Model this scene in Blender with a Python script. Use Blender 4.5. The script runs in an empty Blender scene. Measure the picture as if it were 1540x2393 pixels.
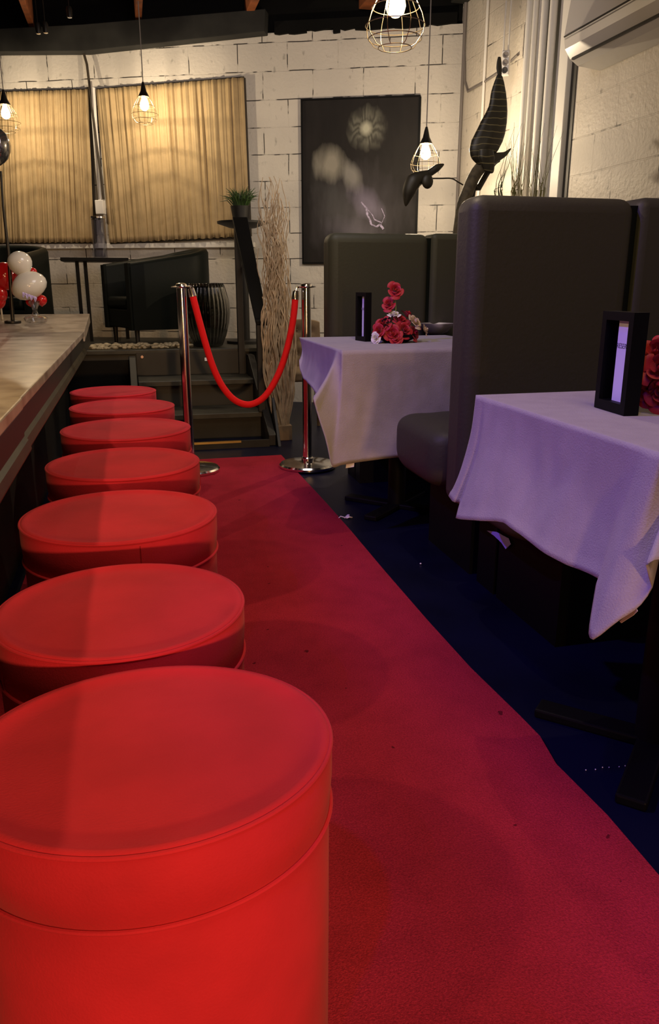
import bpy, bmesh, math, random
from mathutils import Vector, Matrix, noise as mnoise

random.seed(7)
C = bpy.context.scene.collection
S = bpy.context.scene
PI = math.pi

# ------------------------------------------------------------------ camera
F_PX, EYE = 1800.0, 0.985
PITCH, YAW = math.radians(16.43), math.radians(14.06)
cp, sp, ct, st = math.cos(PITCH), math.sin(PITCH), math.cos(YAW), math.sin(YAW)
RIGHT = Vector((ct, -st, 0)); FWD = Vector((st*cp, ct*cp, -sp)); UP = Vector((st*sp, ct*sp, cp))
cam_data = bpy.data.cameras.new('camera')
cam = bpy.data.objects.new('camera', cam_data); C.objects.link(cam)
cam.matrix_world = Matrix(((RIGHT.x, UP.x, -FWD.x, 0), (RIGHT.y, UP.y, -FWD.y, 0), (RIGHT.z, UP.z, -FWD.z, EYE), (0, 0, 0, 1)))
cam_data.sensor_fit = 'HORIZONTAL'; cam_data.sensor_width = 36.0
cam_data.lens = F_PX/1540*36.0; cam_data.clip_start = 0.02
S.camera = cam

def at(x, y, X=None, Y=None, Z=None):
    """world point seen at photo pixel x, y on the plane X=, Y= or Z="""
    d = FWD + RIGHT*((x-770)/F_PX) - UP*((y-1196.5)/F_PX)
    t = X/d.x if X is not None else Y/d.y if Y is not None else (Z-EYE)/d.z
    return Vector((d.x*t, d.y*t, EYE+d.z*t))

# ------------------------------------------------------------------ world, light, exposure
S.view_settings.view_transform = 'Standard'; S.view_settings.look = 'None'
S.view_settings.exposure = 0.0; S.view_settings.gamma = 1.0; S.view_settings.use_curve_mapping = False
w = bpy.data.worlds.new('world'); S.world = w; w.use_nodes = True
w.node_tree.nodes['Background'].inputs[0].default_value = (1.0, 0.85, 0.7, 1)
w.node_tree.nodes['Background'].inputs[1].default_value = 0.02

def light(name, kind, loc, energy, color, size=0.1, target=None, spot=None, blend=0.3):
    d = bpy.data.lights.new(name, kind); d.energy = energy; d.color = color
    if kind == 'AREA': d.size = size
    else: d.shadow_soft_size = size
    if kind == 'SPOT': d.spot_size = math.radians(spot); d.spot_blend = blend
    o = bpy.data.objects.new(name, d); C.objects.link(o); o.location = loc
    if target is not None:
        o.rotation_euler = (Vector(target)-Vector(loc)).to_track_quat('-Z', 'Y').to_euler()
    return o
# ceiling LED par can above the bar (violet), warm lamps behind the camera, soft ceiling wash
light('led_spot', 'SPOT', (-1.5, 1.75, 2.85), 215, (0.26, 0.14, 1.0), 0.03, (0.80, 1.35, 0.1), 86, 0.3)
light('blue_spot', 'SPOT', (-0.6, -0.4, 2.8), 60, (0.01, 0.03, 1.0), 0.04, (1.1, 1.5, 0), 34, 0.5)
light('warm_spot', 'SPOT', (0.25, -2.2, 0.90), 250, (1.0, 0.54, 0.22), 0.06, (-0.18, 1.0, 0.15), 44, 0.6)
light('ceiling_wash', 'AREA', (0.6, 0.3, 2.9), 25, (1.0, 0.72, 0.32), 1.2, (0.5, 1.2, 0))
light('stage_wash', 'AREA', (0.7, 3.4, 2.6), 22, (1.0, 0.90, 0.90), 1.0, (0.0, 6.9, 1.1))
light('bar_pendant_light', 'POINT', (-0.90, 1.7, 1.60), 25, (1.0, 0.68, 0.36), 0.02)

# ------------------------------------------------------------------ materials
def mat(name, col, rough=0.6, metal=0.0, spec=0.5, noise=0.0, nscale=8.0, bump=0.0, bscale=60.0, sheen=0.0, coords='Object', col2=None, coat=0.0):
    m = bpy.data.materials.new(name); m.use_nodes = True
    nt = m.node_tree; b = nt.nodes['Principled BSDF']
    b.inputs['Base Color'].default_value = (*col, 1); b.inputs['Roughness'].default_value = rough
    b.inputs['Metallic'].default_value = metal; b.inputs['Specular IOR Level'].default_value = spec
    b.inputs['Sheen Weight'].default_value = sheen; b.inputs['Coat Weight'].default_value = coat
    tc = nt.nodes.new('ShaderNodeTexCoord')
    n = nt.nodes.new('ShaderNodeTexNoise'); n.inputs['Scale'].default_value = nscale; n.inputs['Detail'].default_value = 6
    nt.links.new(tc.outputs[coords], n.inputs['Vector'])
    r = nt.nodes.new('ShaderNodeMixRGB'); r.blend_type = 'MIX'
    c2 = col2 if col2 else tuple(c*(1-noise) for c in col)
    r.inputs[1].default_value = (*col, 1); r.inputs[2].default_value = (*c2, 1)
    rp = nt.nodes.new('ShaderNodeMapRange'); rp.inputs[1].default_value = 0.38; rp.inputs[2].default_value = 0.66
    nt.links.new(n.outputs['Fac'], rp.inputs[0]); nt.links.new(rp.outputs[0], r.inputs[0])
    if noise > 0 or col2: nt.links.new(r.outputs[0], b.inputs['Base Color'])
    if bump > 0:
        n2 = nt.nodes.new('ShaderNodeTexNoise'); n2.inputs['Scale'].default_value = bscale; n2.inputs['Detail'].default_value = 4
        nt.links.new(tc.outputs[coords], n2.inputs['Vector'])
        bp = nt.nodes.new('ShaderNodeBump'); bp.inputs['Strength'].default_value = bump; bp.inputs['Distance'].default_value = 0.004
        nt.links.new(n2.outputs['Fac'], bp.inputs['Height']); nt.links.new(bp.outputs[0], b.inputs['Normal'])
    return m

def mat_glass(name, tint=(1, 1, 1), gloss=0.25, rough=0.03):
    m = bpy.data.materials.new(name); m.use_nodes = True; nt = m.node_tree; nt.nodes.clear()
    o = nt.nodes.new('ShaderNodeOutputMaterial'); mx = nt.nodes.new('ShaderNodeMixShader')
    t = nt.nodes.new('ShaderNodeBsdfTransparent'); t.inputs[0].default_value = (*tint, 1)
    g = nt.nodes.new('ShaderNodeBsdfGlossy'); g.inputs['Roughness'].default_value = rough
    lw = nt.nodes.new('ShaderNodeLayerWeight'); lw.inputs[0].default_value = gloss
    nt.links.new(lw.outputs['Facing'], mx.inputs[0]); nt.links.new(t.outputs[0], mx.inputs[1]); nt.links.new(g.outputs[0], mx.inputs[2])
    nt.links.new(mx.outputs[0], o.inputs[0]); return m

def mat_bulb(name, strength):
    m = bpy.data.materials.new(name); m.use_nodes = True; nt = m.node_tree; nt.nodes.clear()
    o = nt.nodes.new('ShaderNodeOutputMaterial'); a = nt.nodes.new('ShaderNodeAddShader')
    t = nt.nodes.new('ShaderNodeBsdfTransparent'); e = nt.nodes.new('ShaderNodeEmission')
    e.inputs[0].default_value = (1.0, 0.72, 0.34, 1); e.inputs[1].default_value = strength
    nt.links.new(t.outputs[0], a.inputs[0]); nt.links.new(e.outputs[0], a.inputs[1]); nt.links.new(a.outputs[0], o.inputs[0])
    return m

def mat_wall(name, col, seam=0.62, dirt=0.5, bw=0.4, bh=0.2, axis='X'):
    """painted breeze block: faint courses, black open joints here and there, drips and chips"""
    m = bpy.data.materials.new(name); m.use_nodes = True; nt = m.node_tree; b = nt.nodes['Principled BSDF']
    L = nt.links.new; N = nt.nodes.new
    tc = N('ShaderNodeTexCoord'); sx = N('ShaderNodeSeparateXYZ'); L(tc.outputs['Object'], sx.inputs[0])
    cx = N('ShaderNodeCombineXYZ'); L(sx.outputs[axis], cx.inputs[0]); L(sx.outputs['Z'], cx.inputs[1])
    wob = N('ShaderNodeTexNoise'); wob.inputs['Scale'].default_value = 5; L(cx.outputs[0], wob.inputs['Vector'])
    ws = N('ShaderNodeVectorMath'); ws.operation = 'SCALE'; ws.inputs['Scale'].default_value = 0.012
    L(wob.outputs['Color'], ws.inputs[0])
    va = N('ShaderNodeVectorMath'); va.operation = 'ADD'; L(cx.outputs[0], va.inputs[0]); L(ws.outputs[0], va.inputs[1])
    br = N('ShaderNodeTexBrick'); br.inputs['Scale'].default_value = 1; br.inputs['Brick Width'].default_value = bw
    br.inputs['Row Height'].default_value = bh; br.inputs['Mortar Size'].default_value = 0.0042; br.inputs['Mortar Smooth'].default_value = 0.35
    br.inputs['Color1'].default_value = (0, 0, 0, 1); br.inputs['Color2'].default_value = (0, 0, 0, 1); br.inputs['Mortar'].default_value = (1, 1, 1, 1)
    L(va.outputs[0], br.inputs['Vector'])
    n1 = N('ShaderNodeTexNoise'); n1.inputs['Scale'].default_value = 6.5; n1.inputs['Detail'].default_value = 5; L(cx.outputs[0], n1.inputs['Vector'])
    r1 = N('ShaderNodeMapRange'); r1.inputs[1].default_value = seam-0.17; r1.inputs[2].default_value = seam-0.09; L(n1.outputs['Fac'], r1.inputs[0])
    mul = N('ShaderNodeMath'); mul.operation = 'MULTIPLY'; L(br.outputs['Color'], mul.inputs[0]); L(r1.outputs[0], mul.inputs[1])
    # chips and drips
    n2 = N('ShaderNodeTexNoise'); n2.inputs['Scale'].default_value = 13; n2.inputs['Detail'].default_value = 6
    mp = N('ShaderNodeMapping'); mp.inputs['Scale'].default_value = (1.6, 0.9, 1); L(cx.outputs[0], mp.inputs[0]); L(mp.outputs[0], n2.inputs['Vector'])
    r2 = N('ShaderNodeMapRange'); r2.inputs[1].default_value = 0.63; r2.inputs[2].default_value = 0.72; r2.inputs[4].default_value = dirt; L(n2.outputs['Fac'], r2.inputs[0])
    mxm = N('ShaderNodeMath'); mxm.operation = 'MAXIMUM'; L(mul.outputs[0], mxm.inputs[0]); L(r2.outputs[0], mxm.inputs[1])
    n3 = N('ShaderNodeTexNoise'); n3.inputs['Scale'].default_value = 2.1; n3.inputs['Detail'].default_value = 8; L(cx.outputs[0], n3.inputs['Vector'])
    base = N('ShaderNodeMixRGB'); base.inputs[1].default_value = (*[c*0.70 for c in col], 1); base.inputs[2].default_value = (*col, 1); L(n3.outputs['Fac'], base.inputs[0])
    mx = N('ShaderNodeMixRGB'); L(mxm.outputs[0], mx.inputs[0]); L(base.outputs[0], mx.inputs[1]); mx.inputs[2].default_value = (0.03, 0.025, 0.022, 1)
    L(mx.outputs[0], b.inputs['Base Color']); b.inputs['Roughness'].default_value = 0.55
    # relief
    n4 = N('ShaderNodeTexNoise'); n4.inputs['Scale'].default_value = 45; n4.inputs['Detail'].default_value = 5; L(cx.outputs[0], n4.inputs['Vector'])
    hs = N('ShaderNodeMath'); hs.operation = 'MULTIPLY_ADD'; L(br.outputs['Color'], hs.inputs[0]); hs.inputs[1].default_value = -1.0; L(n4.outputs['Fac'], hs.inputs[2])
    bp = N('ShaderNodeBump'); bp.inputs['Strength'].default_value = 0.55; bp.inputs['Distance'].default_value = 0.006
    L(hs.outputs[0], bp.inputs['Height']); L(bp.outputs[0], b.inputs['Normal'])
    return m

M = {}
M['floor'] = mat('blue_spill_floor', (0.004, 0.005, 0.022), 0.42, noise=0.4, nscale=3, spec=0.12)  # black floor; the blue light spill is put into its colour
M['carpet'] = mat('red_carpet', (0.44, 0.022, 0.032), 0.95, noise=0.14, nscale=30, bump=0.9, bscale=420, spec=0.1, sheen=0.0)
def mat_carpet():
    m = mat('red_carpet', (0.53, 0.028, 0.058), 0.95, bump=0.9, bscale=420, spec=0.08); nt = m.node_tree; L = nt.links.new; b = nt.nodes['Principled BSDF']
    tc = nt.nodes['Texture Coordinate']; cur = (0.53, 0.028, 0.058)
    last = None
    for sc_, lo, hi, k in ((3.0, .35, .65, .80), (14, .45, .7, .90), (260, .35, .65, .68), (26, .735, .75, .35)):
        n = nt.nodes.new('ShaderNodeTexNoise'); n.inputs['Scale'].default_value = sc_; n.inputs['Detail'].default_value = 3; L(tc.outputs['Object'], n.inputs['Vector'])
        r = nt.nodes.new('ShaderNodeMapRange'); r.inputs[1].default_value = lo; r.inputs[2].default_value = hi; L(n.outputs['Fac'], r.inputs[0])
        x = nt.nodes.new('ShaderNodeMixRGB'); x.blend_type = 'MULTIPLY'; L(r.outputs[0], x.inputs[0]); x.inputs[2].default_value = (k, k, k, 1)
        if last is None: x.inputs[1].default_value = (*cur, 1)
        else: L(last, x.inputs[1])
        last = x.outputs[0]
    L(last, b.inputs['Base Color']); return m
M['carpet'] = mat_carpet()
M['velvet'] = mat('red_velvet', (0.66, 0.024, 0.048), 0.85, noise=0.22, nscale=5, bump=0.15, bscale=300, spec=0.15, sheen=0.05)
M['piping'] = mat('dark_piping', (0.30, 0.008, 0.012), 0.8, spec=0.2)
M['rope'] = mat('rope_velvet', (0.75, 0.010, 0.014), 0.8, spec=0.2, bump=0.3, bscale=200)
M['chrome'] = mat('chrome', (0.75, 0.73, 0.72), 0.14, metal=1.0)
M['brass'] = mat('brass', (0.62, 0.45, 0.16), 0.3, metal=1.0)
M['black'] = mat('black_satin', (0.004, 0.004, 0.004), 0.5, spec=0.1)
M['black_wood'] = mat('black_wood', (0.009, 0.008, 0.007), 0.55, noise=0.4, nscale=12)
M['black_metal'] = mat('black_metal', (0.02, 0.018, 0.016), 0.4, metal=0.6)
M['vinyl'] = mat('olive_black_vinyl', (0.044, 0.043, 0.029), 0.55, spec=0.25, bump=0.2, bscale=90)
M['vinyl_dark'] = mat('black_vinyl', (0.004, 0.006, 0.0045), 0.5, spec=0.12, bump=0.12, bscale=60)
M['cloth'] = mat('lilac_grey_cloth', (0.37, 0.34, 0.35), 0.9, noise=0.08, nscale=20, bump=0.35, bscale=350, spec=0.1)
M['white'] = mat('white_paint', (0.72, 0.70, 0.66), 0.45)
M['white_plastic'] = mat('white_plastic', (0.62, 0.60, 0.57), 0.3)
M['dark_line'] = mat('louver_gap', (0.03, 0.028, 0.025), 0.6)
M['paper'] = mat('white_paper', (0.80, 0.77, 0.86), 0.7)
M['ink'] = mat('grey_ink', (0.12, 0.11, 0.14), 0.8)
M['wall'] = mat_wall('painted_block', (0.66, 0.62, 0.56), seam=0.62, dirt=0.35)
M['wall_right'] = mat_wall('thick_painted_block', (0.70, 0.64, 0.55), seam=0.74, dirt=0.45, axis='Y')
M['dark_wall'] = mat('dark_wall', (0.05, 0.04, 0.035), 0.8, noise=0.3, nscale=3)
M['ceiling'] = mat('black_ceiling', (0.006, 0.006, 0.006), 0.9, noise=0.3, nscale=3, spec=0.1)
M['beam'] = mat('dark_green_beam', (0.011, 0.011, 0.009), 0.8, noise=0.5, nscale=10)
M['rafter'] = mat('orange_brown_timber', (0.26, 0.07, 0.015), 0.7, noise=0.5, nscale=10)
M['platform'] = mat('platform_paint', (0.009, 0.009, 0.008), 0.5, noise=0.4, nscale=7)
M['tread'] = mat('worn_tread', (0.032, 0.030, 0.020), 0.5, noise=0.5, nscale=14)
M['stone'] = mat('cream_pebble', (0.50, 0.42, 0.27), 0.7, noise=0.5, nscale=30)
M['curtain'] = mat('gold_curtain', (0.43, 0.315, 0.165), 0.7, noise=0.12, nscale=14, spec=0.3, bump=0.2, bscale=200)
M['rim_dark'] = mat('dark_edge', (0.035, 0.025, 0.015), 0.7)
M['bar_top'] = mat('mottled_bar_top', (0.50, 0.42, 0.33), 0.30, nscale=7, col2=(0.24, 0.185, 0.14), bump=0.25, bscale=25, spec=0.5)
M['bar_edge'] = mat('dark_bar_edge', (0.008, 0.006, 0.004), 0.45, noise=0.5, nscale=8)
M['bar_mould'] = mat('bronze_moulding', (0.045, 0.034, 0.014), 0.42, noise=0.5, nscale=10, metal=0.2)
M['balloon_white'] = mat('white_balloon', (0.72, 0.68, 0.60), 0.18, spec=0.5)
M['balloon_red'] = mat('red_balloon', (0.50, 0.010, 0.012), 0.15, spec=0.6)
M['balloon_silver'] = mat('silver_balloon', (0.35, 0.34, 0.32), 0.12, metal=0.9)
M['glass'] = mat_glass('clear_glass', (0.93, 0.93, 0.95), 0.35)
M['cage'] = mat('cage_wire', (0.40, 0.32, 0.20), 0.3, metal=1.0)
M['smoke_glass'] = mat_glass('smoke_glass', (0.42, 0.42, 0.39), 0.30, 0.08)
M['jar_glass'] = mat_glass('jar_glass', (0.80, 0.80, 0.84), 0.25, 0.05)
M['rose_red'] = mat('red_rose', (0.48, 0.008, 0.022), 0.6, noise=0.4, nscale=60, sheen=0.1)
M['rose_cream'] = mat('cream_rose', (0.72, 0.56, 0.40), 0.6, noise=0.25, nscale=50)
M['rose_white'] = mat('white_rose', (0.75, 0.72, 0.66), 0.6)
M['green'] = mat('grass_green', (0.05, 0.10, 0.02), 0.55, noise=0.5, nscale=30)
M['stem'] = mat('pale_stem', (0.25, 0.30, 0.10), 0.6)
M['dry_grass'] = mat('dry_grass', (0.22, 0.21, 0.07), 0.6, noise=0.5, nscale=30)
M['willow'] = mat('curly_willow', (0.50, 0.38, 0.24), 0.7, noise=0.35, nscale=20)
M['bark'] = mat('trunk_bark', (0.10, 0.08, 0.045), 0.8, noise=0.6, nscale=25, bump=0.8, bscale=50)
M['tan'] = mat('tan_fabric', (0.20, 0.135, 0.075), 0.8, noise=0.2, nscale=12)
M['silver_bowl'] = mat('silver_bowl', (0.62, 0.55, 0.50), 0.38, metal=0.8)
M['bulb'] = mat_bulb('bulb_glow', 5.5)
M['cable'] = mat('grey_cable', (0.18, 0.16, 0.15), 0.6)
M['violet_scrap'] = mat('violet_scrap', (0.30, 0.25, 0.75), 0.6)

def mat_leaf():
    m = mat('striped_leaf', (0.016, 0.014, 0.007), 0.5); nt = m.node_tree; b = nt.nodes['Principled BSDF']
    tc = nt.nodes.new('ShaderNodeTexCoord'); wv = nt.nodes.new('ShaderNodeTexWave'); wv.inputs['Scale'].default_value = 9
    wv.inputs['Distortion'].default_value = 3.0; wv.bands_direction = 'Z'
    nt.links.new(tc.outputs['Object'], wv.inputs['Vector'])
    cr = nt.nodes.new('ShaderNodeValToRGB'); cr.color_ramp.elements[0].position = 0.93; cr.color_ramp.elements[0].color = (0.014, 0.012, 0.006, 1)
    cr.color_ramp.elements[1].position = 0.98; cr.color_ramp.elements[1].color = (0.13, 0.11, 0.05, 1)
    nt.links.new(wv.outputs['Fac'], cr.inputs[0]); nt.links.new(cr.outputs[0], b.inputs['Base Color'])
    return m
M['leaf_striped'] = mat_leaf()
M['leaf_dark'] = mat('dark_leaf', (0.022, 0.018, 0.008), 0.55, noise=0.5, nscale=14)

# ------------------------------------------------------------------ helpers
def tag(o, label=None, cat=None, group=None, kind=None):
    if label: o['label'] = label
    if cat: o['category'] = cat
    if group: o['group'] = group
    if kind: o['kind'] = kind
    return o

def empty(name, loc=(0, 0, 0), label=None, cat=None, group=None, rz=0):
    o = bpy.data.objects.new(name, None); C.objects.link(o); o.location = loc; o.rotation_euler = (0, 0, rz)
    o.empty_display_size = 0.05
    return tag(o, label, cat, group)

class MB:
    def __init__(s): s.bm = bmesh.new()
    def box(s, a, b, rot=None, piv=None):
        cx = [(a[i]+b[i])/2 for i in range(3)]; sz = [abs(b[i]-a[i]) for i in range(3)]
        m = Matrix.Translation(cx) @ Matrix.Diagonal((*sz, 1))
        if rot is not None:
            pv = Vector(piv if piv else cx); m = Matrix.Translation(pv) @ rot.to_4x4() @ Matrix.Translation(-pv) @ m
        bmesh.ops.create_cube(s.bm, size=1, matrix=m); return s
    def hexa(s, p):      # eight corners: bottom four (ccw) then top four
        v = [s.bm.verts.new(q) for q in p]
        for f in ((3, 2, 1, 0), (4, 5, 6, 7), (0, 1, 5, 4), (1, 2, 6, 5), (2, 3, 7, 6), (3, 0, 4, 7)): s.bm.faces.new([v[i] for i in f])
        return s
    def lathe(s, prof, c=(0, 0, 0), n=32, ribs=0, rib=0.0, cap=True):
        rings = []
        for (r, z) in prof:
            ring = []
            for i in range(n):
                a = 2*PI*i/n; rr = r*(1+rib*math.cos(ribs*a)) if ribs else r
                ring.append(s.bm.verts.new((c[0]+rr*math.cos(a), c[1]+rr*math.sin(a), c[2]+z)))
            rings.append(ring)
        for k in range(len(rings)-1):
            for i in range(n):
                j = (i+1) % n; s.bm.faces.new((rings[k][i], rings[k][j], rings[k+1][j], rings[k+1][i]))
        if cap:
            s.bm.faces.new(list(reversed(rings[0]))); s.bm.faces.new(rings[-1])
        return s
    def tube(s, path, r, n=8, closed=False, cap=True):
        path = [Vector(p) for p in path]; rr = r if isinstance(r, (list, tuple)) else [r]*len(path)
        rings = []; prev = None
        for i, p in enumerate(path):
            if closed: t = path[(i+1) % len(path)]-path[i-1]
            else: t = path[min(i+1, len(path)-1)]-path[max(i-1, 0)]
            if t.length < 1e-9: t = Vector((0, 0, 1))
            t.normalize()
            if prev is None: u = t.orthogonal().normalized()
            else:
                u = prev-t*prev.dot(t); u = u.normalized() if u.length > 1e-6 else t.orthogonal().normalized()
            prev = u; v = t.cross(u)
            rings.append([s.bm.verts.new(p+(u*math.cos(2*PI*k/n)+v*math.sin(2*PI*k/n))*rr[i]) for k in range(n)])
        m = len(rings)
        for k in range(m if closed else m-1):
            a, b = rings[k], rings[(k+1) % m]
            for i in range(n):
                j = (i+1) % n; s.bm.faces.new((a[i], a[j], b[j], b[i]))
        if cap and not closed:
            s.bm.faces.new(list(reversed(rings[0]))); s.bm.faces.new(rings[-1])
        return s
    def ring(s, c, R, r, n=40, k=6, tilt=None):
        return s.tube([Vector(c)+Vector((R*math.cos(2*PI*i/n), R*math.sin(2*PI*i/n), 0)) for i in range(n)], r, k, closed=True)
    def grid(s, fn, nu, nv, closed_u=False):
        vs = [[s.bm.verts.new(fn(i/(nu if closed_u else nu-1), j/(nv-1))) for j in range(nv)] for i in range(nu)]
        for i in range(nu if closed_u else nu-1):
            for j in range(nv-1):
                i2 = (i+1) % nu; s.bm.faces.new((vs[i][j], vs[i2][j], vs[i2][j+1], vs[i][j+1]))
        return s
    def prism(s, pts, axis, a, b):       # outline extruded along an axis
        def P(q, t): return {'X': (t, q[0], q[1]), 'Y': (q[0], t, q[1]), 'Z': (q[0], q[1], t)}[axis]
        A = [s.bm.verts.new(P(q, a)) for q in pts]; B = [s.bm.verts.new(P(q, b)) for q in pts]
        s.bm.faces.new(A); s.bm.faces.new(list(reversed(B)))
        for i in range(len(pts)):
            j = (i+1) % len(pts); s.bm.faces.new((A[j], A[i], B[i], B[j]))
        return s
    def sphere(s, c, r, n=20, sc=(1, 1, 1)):
        bmesh.ops.create_uvsphere(s.bm, u_segments=n, v_segments=max(6, n//2), radius=1, matrix=Matrix.Translation(c) @ Matrix.Diagonal((r*sc[0], r*sc[1], r*sc[2], 1))); return s
    def build(s, name, m, parent=None, smooth=False, bevel=0, seg=2, sub=0, solid=0, auto=35):
        bmesh.ops.recalc_face_normals(s.bm, faces=s.bm.faces[:])
        me = bpy.data.meshes.new(name); s.bm.to_mesh(me); s.bm.free()
        me.materials.append(m)
        o = bpy.data.objects.new(name, me); C.objects.link(o)
        if parent is not None:
            o.parent = parent
        if smooth:
            for p in me.polygons: p.use_smooth = True
            if auto:
                try: me.set_sharp_from_angle(angle=math.radians(auto))
                except Exception: pass
        if solid:
            md = o.modifiers.new('solid', 'SOLIDIFY'); md.thickness = solid; md.offset = 0
        if bevel:
            md = o.modifiers.new('bevel', 'BEVEL'); md.width = bevel; md.segments = seg; md.limit_method = 'ANGLE'
        if sub:
            md = o.modifiers.new('sub', 'SUBSURF'); md.levels = sub; md.render_levels = sub
        return o

def dup(root, loc=None, rz=None, label=None, group=None):
    r = root.copy(); C.objects.link(r)
    if loc is not None: r.location = loc
    if rz is not None: r.rotation_euler = (0, 0, rz)
    if label: r['label'] = label
    if group: r['group'] = group
    for ch in list(root.children):
        c = ch.copy(); C.objects.link(c); c.parent = r
        for g in list(ch.children):
            d = g.copy(); C.objects.link(d); d.parent = c
    return r

def structure(name, mb, m, **k): return tag(mb.build(name, m, **k), kind='structure')

# ------------------------------------------------------------------ room shell
XR = 2.57; WS = 0.42                       # right wall plane; skew of the far wall
WANG = math.atan2(-WS, 1.0)
def wy(X): return 6.64-WS*(X-1.33)
WDIR = Vector((1, -WS, 0)).normalized(); WN = Vector((-WS, -1, 0)).normalized()     # along the far wall, and out of it into the room
WO = Vector((1.33, 6.64, 0))
def wp(s, z, off=0.0): return WO+WDIR*s+WN*off+Vector((0, 0, z))      # point on the far wall
def ws_of(p): return (Vector((p.x, p.y, 0))-WO).dot(WDIR)
def at_wall(x, y, off=0.0):
    d = FWD + RIGHT*((x-770)/F_PX) - UP*((y-1196.5)/F_PX)
    o = WO+WN*off; t = o.dot(WN)/d.dot(WN); return Vector((d.x*t, d.y*t, EYE+d.z*t))
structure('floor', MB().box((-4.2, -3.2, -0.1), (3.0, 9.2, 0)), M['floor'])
structure('ceiling', MB().box((-4.2, -3.2, 3.25), (3.0, 9.2, 3.35)), M['ceiling'])
wb = MB()
wb.box((-5.9, 0, 0), (1.36, 0.2, 2.86))
o = structure('wall_back', wb, M['wall']); o.location = WO; o.rotation_euler = (0, 0, WANG)
# dark band above the blocks
wt = MB(); wt.box((-5.9, 0.03, 2.86), (1.36, 0.2, 3.25)); o = structure('wall_back_upper', wt, M['ceiling']); o.location = WO; o.rotation_euler = (0, 0, WANG)
structure('wall_right', MB().box((XR, -3.2, 0), (XR+0.2, 6.3, 3.25)), M['wall_right'])
structure('wall_left', MB().box((-4.2, -3.2, 0), (-4.0, 9.2, 3.25)), M['dark_wall'])
structure('wall_front', MB().box((-4.2, -3.2, 0), (3.0, -3.0, 3.25)), M['dark_wall'])

# ragged block tops where the paint stops, and the dark beam along the far wall
def wl_(x, y): p = at_wall(x, y, 0.06); return (ws_of(p), p.z)
bA, bB, bC = wl_(-200, 127), wl_(205, 124), wl_(622, 79)
bm_ = MB(); bm_.prism([bA, bB, bC, (bC[0]+0.01, 2.99), (bB[0], 2.95), (bA[0], 2.95)], 'Y', -0.12, -0.004)
o = structure('trim_1', bm_, M['beam'], bevel=0.004); o.location = WO; o.rotation_euler = (0, 0, WANG)
# unseen shelf added over the bar to cut the violet light on the stools
structure('trim_9', MB().box((-2.3, -2.9, 2.30), (-1.118, 6.2, 2.33)), M['black_wood'])
rg = MB(); random.seed(3); x = -0.1
while x < 1.22:
    wd = random.uniform(0.05, 0.3); h = random.uniform(0.0, 0.045)
    rg.prism([(x, 2.87-h), (x+wd*0.3, 2.855-h*0.6), (x+wd, 2.87-h*0.9), (x+wd, 2.93), (x, 2.93)], 'Y', -0.03, 0.0); x += wd
o = structure('trim_2', rg, M['ceiling']); o.location = WO; o.rotation_euler = (0, 0, WANG)
# rafters running towards the far wall
for i, (x0, xx, wdt) in enumerate([(55, 0, 0.045), (325, 0, 0.05), (592, 0, 0.06), (862, 0, 0.10)]):
    p = at(x0, 12, Z=2.98)
    r_ = MB().box((p.x-wdt/2, -2.9, 2.98), (p.x+wdt/2, wy(p.x)-0.02, 3.249))
    structure('trim_%d' % (10+i), r_, M['rafter'], bevel=0.004)
# sloping dark fascia in the right corner of the ceiling
structure('trim_3', MB().box((XR-0.12, 2.2, 2.98), (XR-0.001, 6.1, 3.249)), M['beam'], bevel=0.005)
# sill under the curtains
o = structure('trim_4', MB().box((-2.75, -0.035, 1.285), (-0.30, 0.0, 1.325)), M['white'], bevel=0.004); o.location = WO; o.rotation_euler = (0, 0, WANG)
# column on the right wall
cy0, cy1 = 4.36, 4.86
structure('trim_5', MB().box((XR-0.05, 4.78, 0), (XR-0.001, 4.98, 3.249)), M['white'], bevel=0.004)
structure('trim_6', MB().box((XR-0.035, 4.495, 0), (XR-0.001, 4.62, 3.249)), M['white'], bevel=0.004)
structure('trim_7', MB().box((XR-0.006, 4.435, 0), (XR-0.001, 4.490, 3.249)), M['dark_line'])
structure('trim_8', MB().box((XR-0.012, 4.625, 0), (XR-0.001, 4.775, 3.249)), M['dark_line'])

# raised platform at the far end
PZ = 0.54
pl = MB(); pl.prism([(-3.9, 5.78), (1.02, 5.78), (1.02, wy(1.02)-0.01), (-3.9, wy(-3.9)-0.01)], 'Z', 0.0, PZ-0.03)
structure('platform', pl, M['platform'])
pt = MB(); pt.prism([(-3.9, 5.75), (1.05, 5.75), (1.05, wy(1.05)-0.012), (-3.9, wy(-3.9)-0.012)], 'Z', PZ-0.03, PZ)
structure('platform_deck', pt, M['tread'], bevel=0.004)
structure('platform_opening', MB().box((-1.6, 5.765, 0.02), (-0.02, 5.779, 0.47)), M['black'])
# pebbles along the platform edge
pb = MB(); random.seed(11)
for i in range(420):
    x = random.uniform(-0.6, 0.42); y = random.uniform(5.86, 6.08); r = random.uniform(0.008, 0.019)
    pb.sphere((x, y, PZ+r*0.55+random.choice((0, 0, 0.012))), r, 8, (1.2, 0.9, 0.65))
tag(pb.build('pebble_bed', M['stone'], smooth=True), 'bed of cream pebbles along the raised platform edge', 'pebbles', kind='stuff')

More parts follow.
